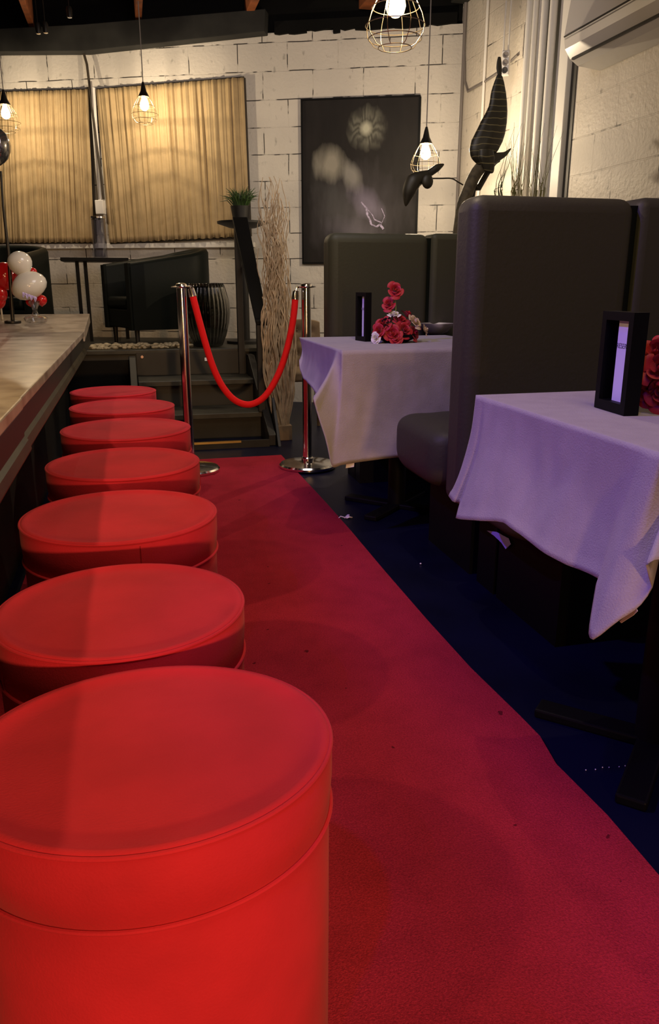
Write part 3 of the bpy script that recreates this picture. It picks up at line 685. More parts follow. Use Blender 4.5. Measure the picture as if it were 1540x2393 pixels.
# ------------------------------------------------------------------ tables and tablecloths
def table(x0, x1, y0, y1, label, zt=0.742):
    cx, cy = (x0+x1)/2, (y0+y1)/2
    root = empty('pedestal_table', (cx, cy, 0), label, 'table', 'pedestal dining tables under cloths')
    rel(MB().box((x0, y0, zt-0.028), (x1, y1, zt)), 'tabletop', M['black_wood'], root, bevel=0.004)
    rel(MB().lathe([(0.04, 0.02), (0.04, zt-0.03)], (cx, cy, 0), 20), 'column', M['black'], root, smooth=True)
    bb = MB()
    for k in range(4):
        rt = Matrix.Rotation(PI/4+k*PI/2, 3, 'Z'); bb.box((cx, cy-0.03, 0.0), (cx+0.26, cy+0.03, 0.022), rot=rt, piv=(cx, cy, 0))
    rel(bb, 'base', M['black'], root, bevel=0.005)
    return root
def cloth(x0, x1, y0, y1, zt, bottom, label, tagpt, seed, rows=26, round_=0.02):
    """bottom: list of (perimeter parameter 0..4 measured from far-left corner along left, near, right, far sides; x, y, z)"""
    root = empty('tablecloth', ((x0+x1)/2, (y0+y1)/2, zt), label, 'tablecloth', 'lilac grey tablecloths')
    cor = [(x0, y1), (x0, y0), (x1, y0), (x1, y1)]
    def top(s):
        s = s % 4; i = int(s); f = s-i; a, b = cor[i], cor[(i+1) % 4]
        return Vector((a[0]+(b[0]-a[0])*f, a[1]+(b[1]-a[1])*f, zt))
    B = sorted(bottom)
    S_ = [b[0] for b in B]; P = [Vector(b[1:]) for b in B]; n = len(P)
    def bot(s):
        s = s % 4
        # piecewise, smoothed with catmull-rom over parameter
        k = 0
        while k < n and S_[k] <= s: k += 1
        i0, i1 = (k-1) % n, k % n
        sa, sb = S_[i0], S_[i1]
        if sb <= sa: sb += 4
        ss = s if s >= sa else s+4
        t = (ss-sa)/max(1e-6, sb-sa)
        p0, p1_, p2_, p3_ = P[(i0-1) % n], P[i0], P[i1], P[(i1+1) % n]
        cr = 0.5*((2*p1_)+(p2_-p0)*t+(2*p0-5*p1_+4*p2_-p3_)*t*t+(3*p1_-p0-3*p2_+p3_)*t**3)
        return p1_.lerp(p2_, t).lerp(cr, 0.55)
    mb = MB(); N_ = 480; cx, cy = (x0+x1)/2, (y0+y1)/2
    svals = [4*i/N_ for i in range(N_)]
    ringz = []
    inner = [(0.0, 0.94), (0.0, 0.985)]
    for (dz, k) in inner:
        ring = []
        for s in svals:
            t = top(s); ring.append(mb.bm.verts.new((cx+(t.x-cx)*k, cy+(t.y-cy)*k, zt+0.002)))
        ringz.append(ring)
    for j in range(rows+1):
        v = j/rows; ring = []
        for s in svals:
            t = top(s); b = bot(s)
            q = t.lerp(b, v)
            # soft shoulder, then hang
            out = Vector((t.x-cx, t.y-cy, 0))
            q.z += 0.0018*math.exp(-v*12)
            wv = mnoise.noise(Vector((q.x*7, q.y*7, q.z*4+seed)))*0.013*v+mnoise.noise(Vector((q.x*22, q.y*22, q.z*9+seed)))*0.003*min(1, v*3)
            nrm = out.normalized() if out.length > 0 else Vector((1, 0, 0))
            bow = -0.016*math.sin(v*PI)+(0.0016 if v > 0.93 else 0)
            q += nrm*(wv+bow)
            ring.append(mb.bm.verts.new(q))
        ringz.append(ring)
    for a, b in zip(ringz[:-1], ringz[1:]):
        for i in range(N_):
            j = (i+1) % N_; mb.bm.faces.new((a[i], a[j], b[j], b[i]))
    mb.bm.faces.new(ringz[0])
    rel(mb, 'fabric', M['cloth'], root, smooth=True, solid=0.0016, auto=0)
    # hem: a slim folded band along the bottom edge
    if tagpt:
        g = MB(); vs = [g.bm.verts.new(q) for q in tagpt]; g.bm.faces.new(vs)
        t_ = rel(g, 'care_tag', M['paper'], root, solid=0.001); t_['label'] = 'small white care tag'
    return root
# front table
T1 = dict(x0=0.742, x1=1.40, y0=0.955, y1=1.605)
table(0.745, 1.39, 0.965, 1.610, 'square pedestal table under the front tablecloth')
xl = 0.700
b1 = [(0.00, *at(1046, 1158, X=0.715)), (0.035, *at(1058, 1172, X=0.70)), (0.06, *at(1074, 1178, X=0.712)), (0.075, *at(1067, 1211, X=0.690)), (0.16, *at(1120, 1217, X=0.690)), (0.24, *at(1180, 1222, X=0.698)),
      (0.38, *at(1252, 1276, X=0.700)), (0.60, *at(1320, 1318, X=0.702)), (0.86, *at(1397, 1352, X=0.712)),
      (0.925, *at(1393, 1368, X=0.70)), (0.965, *at(1374, 1480, X=0.66)), (0.985, *at(1386, 1498, X=0.655)), (1.005, *at(1440, 1455, X=0.675)), (1.03, *at(1492, 1420, X=0.70)), (1.05, *at(1524, 1372, X=0.715)), (1.07, *at(1512, 1312, Y=0.90)),
      (1.10, 0.795, 0.905, 0.60), (1.25, 0.91, 0.912, 0.545), (1.5, 1.06, 0.915, 0.46), (1.9, 1.36, 0.92, 0.44), (2.0, 1.46, 0.90, 0.33), (2.1, 1.43, 1.02, 0.44), (2.5, 1.43, 1.3, 0.47), (2.9, 1.43, 1.55, 0.45),
      (3.0, 1.46, 1.66, 0.36), (3.1, 1.34, 1.645, 0.45), (3.5, 1.07, 1.64, 0.47), (3.93, 0.78, 1.645, 0.47)]
tg = [at(1448, 1452, X=.70), at(1487, 1421, X=.70), at(1490, 1428, X=.70), at(1480, 1438, X=.70), at(1452, 1456, X=.70)]
cloth(bottom=b1, zt=0.745, label='lilac grey tablecloth on the front table, corner hanging low to a point', tagpt=tg, seed=3, **T1)
# rear table
T2 = dict(x0=0.765, x1=1.50, y0=2.860, y1=3.640)
table(0.775, 1.49, 2.87, 3.63, 'square pedestal table under the rear tablecloth')
b2 = [(0.0, *at(697, 842, X=0.74)), (0.05, *at(699, 862, X=0.735)), (0.14, *at(706, 880, X=0.73)), (0.5, *at(728, 905, X=0.73)), (0.80, *at(745, 933, X=0.74)), (0.88, *at(738, 948, X=0.72)), (0.92, *at(731, 928, Y=2.83)), (0.945, *at(742, 965, Y=2.82)),
      (0.97, *at(764, 1030, Y=2.815)), (0.99, *at(776, 1091, Y=2.815)), (1.04, *at(800, 1086, Y=2.82)), (1.12, *at(835, 1080, Y=2.83)), (1.30, *at(900, 1072, Y=2.83)), (1.6, 1.22, 2.83, 0.34), (1.9, 1.44, 2.83, 0.36),
      (2.0, 1.53, 2.81, 0.26), (2.1, 1.52, 2.95, 0.38), (2.5, 1.52, 3.25, 0.40), (2.9, 1.52, 3.55, 0.4), (3.0, 1.54, 3.68, 0.3), (3.1, 1.42, 3.648, 0.56), (3.5, 1.13, 3.648, 0.56), (3.9, 0.84, 3.648, 0.57), (3.97, 0.77, 3.648, 0.60)]
tg2 = [at(809, 1083, Y=2.825), at(828, 1080, Y=2.825), at(827, 1091, Y=2.825), at(808, 1094, Y=2.825)]
cloth(bottom=b2, zt=0.745, label='grey tablecloth on the rear table behind the chrome stanchion', tagpt=tg2, seed=9, **T2)
ZT = 0.7485

# ------------------------------------------------------------------ sign frames
def sign_holder(loc, rz, wd, ht, dp, label, text):
    root = empty('sign_frame', loc, label, 'sign', 'black reserved sign frames', rz)
    # local: width along Y, faces -X, depth along +X
    b = 0.016; f = MB()
    f.box((0, -wd/2, 0), (dp, -wd/2+b, ht)).box((0, wd/2-b, 0), (dp, wd/2, ht)).box((0, -wd/2+b, 0), (dp, wd/2-b, b*1.2)).box((0, -wd/2+b, ht-b), (dp, wd/2-b, ht))
    f.build('frame', M['black'], root)
    MB().box((dp-0.004, -wd/2+b, b), (dp-0.001, wd/2-b, ht-b)).build('backing', M['black'], root)
    pp = MB().box((dp*0.5, -wd/2+b+0.001, b*1.2), (dp*0.5+0.001, wd/2-b-0.022, ht-b-0.001)).build('paper', M['paper'], root)
    if text:
        cu = bpy.data.curves.new('lettering', 'FONT'); cu.body = text; cu.size = 0.0135; cu.align_x = 'CENTER'; cu.align_y = 'CENTER'; cu.extrude = 0.0001
        tmp = bpy.data.objects.new('lettering_source', cu); me = bpy.data.meshes.new_from_object(tmp); bpy.data.objects.remove(tmp)
        me.materials.clear(); me.materials.append(M['ink']); t = bpy.data.objects.new('lettering', me); C.objects.link(t); t.parent = pp
        t.location = (dp*0.5-0.0004, -0.011, ht*0.66); t.rotation_euler = (PI/2, 0, -PI/2)
    return root
A_, B_, D_ = at(1388, 951, Z=ZT), at(1457, 972, Z=ZT), at(1490, 971, Z=ZT)
mid = (A_+B_)/2; wd = (A_-B_).length; rz = math.atan2((A_-B_).y, (A_-B_).x)-PI/2
sign_holder((mid.x, mid.y, ZT), rz, wd, 0.188, 0.030, 'black framed RESERVED sign on the front table', 'RESERVED')
s2 = at(860, 797, Z=ZT)
sign_holder((s2.x-0.03, s2.y+0.02, ZT), rz+math.radians(14), 0.10, 0.205, 0.028, 'black framed sign seen edge-on at the rear table roses', 'RESERVED')

# ------------------------------------------------------------------ roses
def rose_mesh(name, petals=16, seed=1):
    rnd = random.Random(seed); mb = MB()
    for k in range(petals):
        f = k/(petals-1); a0 = k*2.4+rnd.uniform(-.2, .2); R = 0.10+0.80*f; op = 0.12+0.95*f*f; wd = 1.9-0.7*f
        h = 0.95-0.25*f
        def fn(u, v, a0=a0, R=R, op=op, wd=wd, h=h, f=f):
            a = a0+(u-0.5)*wd; e = 1-abs(2*u-1)**3
            r = R*(0.25+0.75*math.sin(v*PI/2))+op*0.35*v*v+(0.10*max(0, v-0.75)*4*f)
            z = -0.35+h*v*(0.78+0.22*e)-0.30*f*v*v-0.12*f*max(0, v-0.8)*4
            r *= 1-0.12*(1-e)*v
            return Vector((r*math.cos(a), r*math.sin(a), z))
        mb.grid(fn, 9, 7)
    mb.sphere((0, 0, 0.05), 0.16, 8)
    bmesh.ops.recalc_face_normals(mb.bm, faces=mb.bm.faces[:])
    me = bpy.data.meshes.new(name); mb.bm.to_mesh(me); mb.bm.free()
    for p in me.polygons: p.use_smooth = True
    return me
RM = [rose_mesh('rose', 16, 1), rose_mesh('rose', 14, 5)]
RMESH = {}
for k in ('rose_red', 'rose_cream', 'rose_white'):
    for i in (0, 1):
        me = RM[i].copy(); me.materials.clear(); me.materials.append(M[k]); RMESH[(k, i)] = me
def rose(parent, loc, r, aim, kind='rose_red', name='rose'):
    o = bpy.data.objects.new(name, RMESH[(kind, random.randint(0, 1))]); C.objects.link(o); o.parent = parent
    o.location = Vector(loc)-Vector(parent.location); o.scale = (r, r, r)
    q = Vector(aim).to_track_quat('Z', 'Y'); o.rotation_euler = (q @ Vector((0, 0, 1)).to_track_quat('Z', 'Y')).to_euler() if False else q.to_euler()
    return o
def arrangement(base, label, blooms, stems, bowl_r):
    root = empty('flower_arrangement', base, label, 'flower arrangement', 'low red and white rose arrangements')
    MB().lathe([(bowl_r*0.55, 0.0), (bowl_r*0.9, 0.014), (bowl_r, 0.034), (bowl_r*0.93, 0.036), (bowl_r*0.5, 0.012), (0.002, 0.010)], n=40, cap=False).build('bowl', M['black'], root, smooth=True)
    MB().sphere((0, 0, 0.040), bowl_r*0.75, 16, (1, 1, 0.45)).build('floral_foam', M['green'], root, smooth=True)
    for (p, r, aim, kind) in blooms: rose(root, p, r, aim, kind)
    for (a, b) in stems: rel(MB().tube([a, (Vector(a)+Vector(b))/2+Vector((0.004, 0, 0)), b], 0.0022, 6), 'stem', M['stem'], root)
    return root
random.seed(5)
c2 = at(928, 800, Z=ZT); c2 = Vector((c2.x, c2.y+0.02, ZT)); Yf = c2.y
def fb(x, y, dy, r, kind, dirn=None):
    p = at(x, y, Y=Yf+dy); d = dirn or (p-(c2+Vector((0, 0.0, 0.0))))
    return (p, r*(0.80 if y < 720 else 0.93), Vector((d[0], d[1]-0.03, d[2]*0.9)), kind)
bl = [fb(893, 757, -0.03, .038, 'rose_red'), fb(935, 748, -0.02, .038, 'rose_red'), fb(953, 735, 0.03, .032, 'rose_red'), fb(917, 778, -0.07, .036, 'rose_red'),
      fb(945, 770, -0.06, .036, 'rose_red'), fb(925, 790, -0.08, .030, 'rose_red'), fb(968, 778, -0.04, .032, 'rose_red'), fb(885, 772, -0.05, .030, 'rose_red'), fb(975, 757, 0.02, .030, 'rose_red'), fb(910, 745, 0.02, .032, 'rose_red'),
      fb(970, 751, -0.05, .033, 'rose_cream'), fb(920, 734, -0.01, .026, 'rose_white'), fb(878, 790, -0.06, .024, 'rose_white'), fb(994, 770, -0.03, .024, 'rose_cream'),
      fb(924, 677, 0.0, .040, 'rose_red', (-0.1, -0.6, 0.3)), fb(908, 710, 0.01, .036, 'rose_red', (-0.4, -0.5, 0.4))]
stems = [((at(924, 700, Y=Yf)), at(922, 745, Y=Yf)), (at(906, 722, Y=Yf), at(915, 748, Y=Yf))]
far_arr = arrangement(c2, 'low red and white rose arrangement with two tall blooms, rear table', bl, stems, 0.085)
bd = MB()
for k in range(26):
    p = at(905+random.uniform(-12, 12), 752+random.uniform(-12, 12), Y=Yf-0.065); bd.sphere(p, random.uniform(.002, .004), 6)
rel(bd, 'beads', M['smoke_glass'] if False else M['black'], far_arr, smooth=True)
c1 = at(1552, 945, Z=ZT); c1 = Vector((1.075, 1.335, ZT)); Y1 = c1.y
def fb1(x, y, dy, r, kind):
    p = at(x, y, Y=Y1+dy); d = p-(c1+Vector((0, 0, 0.03))); return (p, r, Vector((d[0], d[1]-0.06, d[2]+0.01)), kind)
bl = [fb1(1532, 822, -0.03, .034, 'rose_red'), fb1(1542, 858, -0.07, .036, 'rose_red'), fb1(1520, 905, -0.05, .030, 'rose_red'), fb1(1548, 915, -0.07, .032, 'rose_red'), fb1(1512, 835, 0.0, .020, 'rose_red'),
      fb1(1507, 872, -0.01, .024, 'rose_cream'), fb1(1575, 880, -0.07, .036, 'rose_red'), fb1(1585, 835, -0.03, .036, 'rose_red'), fb1(1600, 910, -0.06, .034, 'rose_white'), fb1(1560, 800, 0.02, .032, 'rose_red'), fb1(1620, 860, 0.0, .034, 'rose_red'), fb1(1525, 870, -0.03, .030, 'rose_red')]
arrangement(c1, 'red rose arrangement in black bowl at the right edge, front table', bl, [], 0.075)
# silver bowl
sb_ = at(1022, 783, Z=ZT)
tag(MB().lathe([(0.03, 0.0), (0.055, 0.010), (0.085, 0.045), (0.090, 0.052), (0.083, 0.046), (0.052, 0.013), (0.001, 0.008)], (0, 0, 0), 40, cap=False).build('serving_bowl', M['silver_bowl'], smooth=True), 'silver bowl behind the roses on the rear table', 'bowl').location = (sb_.x+0.03, sb_.y+0.09, ZT)

# ------------------------------------------------------------------ litter on the dark floor
lp = at(811, 1210, Z=0.006); lt = MB()
for k in range(9):
    a = random.uniform(0, 6.28); r = random.uniform(.01, .035); q = lp+Vector((random.uniform(-.01, .01), random.uniform(-.01, .01), 0))
    lt.tube([q, q+Vector((math.cos(a)*r*.6, math.sin(a)*r*.6, 0.006)), q+Vector((math.cos(a+.4)*r, math.sin(a+.4)*r, 0.0))], 0.0022, 5)
tag(lt.build('paper_shred', M['paper']), 'crumpled white paper shreds on the dark floor beside the carpet', 'litter')
for x, y, lab in ((983, 1317, 'tiny pale crumb on the dark floor beside the carpet edge'), (1007, 1260, 'tiny pale crumb at the foot of the booth base')):
    q = at(x, y, Z=0.004); tag(MB().sphere(q, 0.0035, 8, (1, 1, .7)).build('crumb', M['paper']), lab, 'crumb')
q = at(1375, 1800, Z=0.002); ss = MB()
for k in range(7):
    p = at(1369+k*19+random.uniform(-6, 6), 1802-k*3+random.uniform(-3, 3), Z=0.002); ss.sphere(p, 0.0014, 6)
tag(ss.build('glitter_trail', M['paper'], smooth=True), 'thin trail of pale glitter specks on the blue-lit floor', 'glitter', kind='stuff')

# ------------------------------------------------------------------ things on the platform
# bar-height table with two thin legs seen, glass jar
tA, tB = at(142, 602, Y=6.75), at(300, 602, Y=6.75)
ht = empty('high_table', ((tA.x+tB.x)/2, 6.85, PZ), 'thin black table on the platform below the left gold curtain', 'table')
tz = tA.z; 
rel(MB().box((tA.x, 6.68, tz-0.028), (tB.x, 7.08, tz)), 'tabletop', M['black'], ht, bevel=0.003)
for (x, y) in ((at(182, 640, Y=6.80).x, 6.80), (at(201, 640, Y=6.80).x, 6.80), (tB.x-0.05, 7.0)):
    rel(MB().box((x-0.014, y-0.014, PZ), (x+0.014, y+0.014, tz-0.028)), 'leg', M['black'], ht)
jp = at(235, 592, Y=6.85); 
jr = empty('glass_cylinder', (jp.x, 6.85, tz), 'tall clear glass cylinder vase on the thin black table', 'vase')
MB().lathe([(0.050, 0.0), (0.056, 0.006), (0.056, 0.32), (0.052, 0.32), (0.052, 0.012), (0.001, 0.010)], n=32, cap=False).build('vase', M['jar_glass'], jr, smooth=True)
MB().lathe([(0.054, 0.30), (0.060, 0.304), (0.060, 0.316), (0.054, 0.318)], n=32, cap=False).build('rim', M['chrome'], jr, smooth=True)
# tub armchair
def tub_chair(loc, rz, W, D, H0, H1, label, tuft=False, seat_z=0.36, name='tub_armchair'):
    root = empty(name, loc, label, 'armchair', 'dark leather tub armchairs on the platform', rz)
    # local: opens towards -X; U shell
    th = 0.07; n = 60
    def path(t):      # t 0..1 around the U from one arm tip to the other
        L = D-0.2; tot = 2*L+PI*(W/2-th/2)*1.0; R = W/2-th/2; s = t*tot
        if s < L: return Vector((-D/2+s, -R, 0)), Vector((0, -1, 0)), s/L*0.6
        if s < L+PI*R:
            a = -PI/2+(s-L)/R; k = 0.2/R
            return Vector((-D/2+L+math.cos(a)*0.2*1.0, math.sin(a)*R, 0)), Vector((math.cos(a), math.sin(a), 0)), 0.6+0.4*math.sin((s-L)/(PI*R)*PI)
        s2 = s-L-PI*R; return Vector((-D/2+L-s2, R, 0)), Vector((0, 1, 0)), (1-s2/L)*0.6
    def outer(u, v):
        # v loops around the wall section
        p, nr, k = path(u); h = H0+(H1-H0)*k
        sec = [(th/2, 0.12), (th/2, h*0.6), (th/2, h-0.03), (th/2*0.6, h-0.005), (0, h), (-th/2*0.6, h-0.005), (-th/2, h-0.03), (-th/2, h*0.5), (-th/2, 0.12)]
        i = min(int(v*(len(sec)-1)), len(sec)-2); f = v*(len(sec)-1)-i
        o_, z = sec[i][0]*(1-f)+sec[i+1][0]*f, sec[i][1]*(1-f)+sec[i+1][1]*f
        return p+nr*o_+Vector((0, 0, z))
    mb = MB(); mb.grid(outer, n, 9)
    mb.box((-D/2-0.012, -W/2, 0.12), (-D/2+0.01, -W/2+th, H0-0.005)).box((-D/2-0.012, W/2-th, 0.12), (-D/2+0.01, W/2, H0-0.005))
    mb.build('back_shell', M['vinyl_dark'], root, smooth=True, auto=50)
    MB().box((-D/2+0.0, -W/2+th, 0.13), (D/2-0.08, W/2-th, seat_z-0.09)).build('seat_base', M['vinyl_dark'], root, bevel=0.01)
    MB().box((-D/2-0.01, -W/2+th+.005, seat_z-0.088), (D/2-0.08, W/2-th-.005, seat_z)).build('seat', M['vinyl_dark'], root, bevel=0.03, seg=4, smooth=True)
    for (x, y) in ((-D/2+0.05, -W/2+0.06), (-D/2+0.05, W/2-0.06), (D/2-0.10, -W/2+0.08), (D/2-0.10, W/2-0.08)):
        MB().lathe([(0.014, 0.0), (0.020, 0.13)], (x, y, 0), 12).build('leg', M['black_wood'], root, smooth=True)
    if tuft:
        for k in range(5):
            MB().sphere((D/2-0.25+0.10, -0.16+0.08*k, 0.55+0.05*(k % 2)), 0.009, 8).build('button', M['vinyl_dark'], root, smooth=True)
    return root
tub_chair((0.24, 6.42, PZ), math.radians(20), 0.60, 0.70, 0.60, 0.725, 'dark tub armchair seen from its side, right of the thin table')
lc = at(60, 650, Y=6.75)
tub_chair((-0.93, 6.50, PZ), math.radians(78), 0.66, 0.62, 0.66, 0.745, 'dark tufted armchair behind the balloons at the left edge', True)

# ribbed smoke-glass vase
vb = at(487, 805, Y=5.98)
gv = empty('ribbed_vase', (vb.x, 5.98, PZ), 'large dark ribbed glass vase on the platform behind the left stanchion', 'vase')
prf = [(0.085, 0.0), (0.105, 0.008), (0.135, 0.08), (0.160, 0.17), (0.170, 0.25), (0.164, 0.33), (0.140, 0.42), (0.128, 0.455), (0.122, 0.455), (0.134, 0.42), (0.156, 0.33), (0.162, 0.25), (0.152, 0.17), (0.128, 0.08), (0.09, 0.014), (0.001, 0.012)]
MB().lathe(prf, n=256, ribs=32, rib=0.022, cap=False).build('vase', M['smoke_glass'], gv, smooth=True, auto=0)

# pedestal stand with potted grass
pc = at(566, 518, Y=6.25)
ped = empty('plant_stand', (pc.x, 6.25, PZ), 'tall black round-topped plant stand behind the handrail', 'plant stand')
zt = pc.z-PZ
MB().lathe([(0.10, zt-0.045), (0.19, zt-0.015), (0.192, zt), (0.001, zt)], n=40).build('top', M['black_wood'], ped, smooth=True)
MB().lathe([(0.035, 0.02), (0.035, zt-0.03)], n=20).build('post', M['black_wood'], ped, smooth=True)
MB().lathe([(0.15, 0.0), (0.15, 0.02), (0.04, 0.03)], n=32).build('base', M['black_wood'], ped, smooth=True)
pot = empty('potted_grass', (pc.x-0.008, 6.25, pc.z), 'small pot of bushy green grass on the plant stand', 'potted plant')
MB().lathe([(0.060, 0.0), (0.078, 0.11), (0.072, 0.11), (0.058, 0.01)], n=28).build('pot', M['black_wood'], pot, smooth=True)
gm = MB(); random.seed(21)
for k in range(190):
    a = random.uniform(0, 6.28); r0 = random.uniform(0, .05); sp3 = random.uniform(.02, .16)*(.5+r0*8); h = random.uniform(.08, .17)
    b0 = Vector((r0*math.cos(a), r0*math.sin(a), .09)); b1_ = b0+Vector((sp3*math.cos(a)*.5, sp3*math.sin(a)*.5, h*.7)); b2_ = b0+Vector((sp3*math.cos(a), sp3*math.sin(a), h*random.uniform(.6, 1)))
    gm.tube([b0, b1_, b2_], [0.0035, 0.0040, 0.0008], 4)
gg = gm.build('foliage', M['green'], pot)

# curly willow bundle
wb_ = Vector((0.925, 4.98, 0))
wl = empty('willow_bundle', wb_, 'tall bundle of curly tan willow branches beside the platform steps', 'branches')
MB().box((-0.055, -0.055, 0.0), (0.055, 0.055, 0.10)).build('pot', M['tan'], wl, bevel=0.004)
random.seed(31)
for k in range(96):
    a = random.uniform(0, 6.28); rb = random.uniform(0, .035); tx = random.uniform(-.12, .03); ty = random.uniform(-.05, .05)
    zt_ = random.uniform(1.15, 1.62) if k > 12 else random.uniform(0.8, 1.2); P_ = []
    ph, fq, am = random.uniform(0, 6.28), random.uniform(3.5, 6), random.uniform(.008, .02)
    ww = math.sin
    spread = 1.0+0.5*random.random()
    for i in range(30):
        t = i/29; z = 0.06+t*(zt_-.06)
        belly = 0.045*math.sin(min(1, t*1.4)*PI)
        P_.append(Vector((rb*math.cos(a)+tx*t**1.2+belly*math.cos(a)*spread+am*ww(t*fq*6+ph)*(.3+t), rb*math.sin(a)+ty*t+belly*.6*math.sin(a)+am*math.cos(t*fq*5+ph)*(.3+t), z)))
    MB().tube(P_, [0.0058*(1-0.6*i/29) for i in range(30)], 5).build('branch', M['willow'], wl, smooth=True)

# tan tufted chair
tc_ = empty('tufted_chair', (1.125, 5.38, 0), 'tan button-tufted dining chair behind the right stanchion', 'chair')
def tb(u, v):
    x = (u-.5)*0.34; z = 0.42+v*0.335
    rnd_ = 1-0.10*abs(2*u-1)**4*v
    d = 0
    for (bx, bz) in ((-.09, .52), (0, .52), (.09, .52), (-.045, .60), (.045, .60), (-.09, .68), (0, .68), (.09, .68)):
        d += 0.022*math.exp(-((x-bx)**2+(z-bz)**2)/0.0006)
    return Vector((x*(1+0.04*v)*rnd_, 0.08-0.03+d, 0.42+v*0.335*(1-0.06*abs(2*u-1)**3)))
MB().grid(tb, 40, 40).build('backrest', M['tan'], tc_, smooth=True, solid=0.03, auto=0)
for (bx, bz) in ((-.09, .52), (0, .52), (.09, .52), (-.045, .60), (.045, .60), (-.09, .68), (0, .68), (.09, .68)):
    MB().sphere((bx*1.03, 0.050, bz), 0.007, 8).build('button', M['tan'], tc_, smooth=True)
MB().box((-0.18, -0.30, 0.36), (0.18, 0.06, 0.43)).build('seat', M['tan'], tc_, bevel=0.02, seg=4, smooth=True)
for (x, y) in ((-0.15, -0.27), (0.15, -0.27), (-0.15, 0.04), (0.15, 0.04)):
    MB().lathe([(0.011, 0.0), (0.018, 0.36)], (x, y, 0), 10).build('leg', M['tan'], tc_, smooth=True)

# ------------------------------------------------------------------ dark-leaved artificial plant and grasses behind the near booth
YP = 4.55
tr = empty('leaf_plant', at(1066, 500, Y=YP), 'dark large-leaved plant leaning on a thick trunk beside the right wall', 'plant')
tr.location.z = 0.0
tr.location = (1.93, YP, 0)
trunk = [Vector((1.90, YP, 0.25)), Vector((1.91, YP, 0.9)), at(1078, 500, Y=YP), at(1092, 450, Y=YP), at(1112, 405, Y=YP), at(1138, 375, Y=YP), at(1150, 350, Y=YP)]
rel(MB().tube(smooth_path(trunk, 4), [0.034]*4+[0.036]*16+[0.028]*5, 12), 'trunk', M['bark'], tr, smooth=True)
trunk2 = [Vector((1.96, YP+.04, 0.25)), at(1100, 480, Y=YP+.04), at(1118, 440, Y=YP+.04), at(1150, 385, Y=YP+.04), at(1165, 372, Y=YP+.04)]
rel(MB().tube(smooth_path(trunk2, 4), 0.018, 10), 'trunk', M['leaf_dark'], tr, smooth=True)
rel(MB().lathe([(0.11, 0.0), (0.15, 0.26), (0.135, 0.26), (0.12, 0.2)], (1.93, YP, 0), 28), 'pot', M['black'], tr, smooth=True)
def body(rows_, Yp, m, nm, flat=0.45):
    """closed leaf roll: rows of (y, xleft, xright) in the photo at depth Yp, given real thickness"""
    L_ = []
    for (y, xl_, xr_) in rows_:
        a = at(xl_, y, Y=Yp); b = at(xr_, y, Y=Yp); L_.append(((a+b)/2, (b-a).length/2, (b-a).normalized()))
    C_ = smooth_path([l[0] for l in L_], 4); Rr = []
    for i in range(len(L_)-1):
        for k in range(4): Rr.append(L_[i][1]*(1-k/4)+L_[i+1][1]*k/4)
    Rr.append(L_[-1][1])
    def fn(u, v):
        i = min(int(round(v*(len(C_)-1))), len(C_)-1); a = 2*PI*u; r = Rr[i]
        f = 1+0.06*math.sin(3*a+v*9)+0.05*math.sin(7*a)
        return C_[i]+Vector((math.cos(a)*r, math.sin(a)*r*flat*f, 0))
    return rel(MB().grid(fn, 28, len(C_), closed_u=True), nm, m, tr, smooth=True, auto=0)
body([(174, 1163, 1171), (185, 1158, 1176), (215, 1148, 1182), (250, 1142, 1185), (285, 1124, 1184), (310, 1112, 1180), (330, 1102, 1174), (350, 1097, 1164), (366, 1100, 1152), (378, 1108, 1148), (392, 1126, 1150)], YP-0.02, M['leaf_striped'], 'leaf')
body([(133, 1164, 1170), (145, 1161, 1172), (160, 1160, 1173), (176, 1163, 1172)], YP-0.02, M['leaf_dark'], 'leaf_tip')
body([(350, 1120, 1152), (368, 1118, 1156), (385, 1124, 1156), (400, 1132, 1154), (405, 1140, 1150)], YP-0.07, M['leaf_striped'], 'leaf')
pe_ = [at(1150, 372, Y=YP-.03), at(1165, 366, Y=YP-.03), at(1180, 360, Y=YP-.03), at(1194, 347, Y=YP-.03)]
rel(MB().tube(smooth_path(pe_, 4), [0.035*(1-i/13) for i in range(13)], 10), 'leaf', M['leaf_dark'], tr, smooth=True)
# left drooping leaf with its stem
lf = [at(1037, 384, Y=YP-.1), at(1022, 392, Y=YP-.1), at(1003, 405, Y=YP-.1), at(985, 414, Y=YP-.1), at(966, 425, Y=YP-.1), at(955, 450, Y=YP-.1), at(948, 482, Y=YP-.1)]
rad = [0.004, 0.020, 0.020, 0.034, 0.046, 0.038, 0.004]; rr_ = []
for i in range(len(rad)-1):
    for k in range(4): rr_.append(rad[i]*(1-k/4)+rad[i+1]*k/4)
rr_.append(rad[-1])
rel(MB().tube(smooth_path(lf, 4), rr_, 12), 'leaf', M['leaf_dark'], tr, smooth=True)
rel(MB().sphere(at(999, 424, Y=YP-.13), 0.034, 16, (1, .6, 1.15)), 'seed_pod', M['leaf_dark'], tr, smooth=True)
rel(MB().tube(smooth_path([at(1010, 417, Y=YP-.1), at(1030, 417, Y=YP-.08), at(1055, 417, Y=YP-.05), at(1070, 425, Y=YP-.02), at(1082, 432, Y=YP)], 4), 0.004, 6), 'stem', M['leaf_dark'], tr, smooth=True)

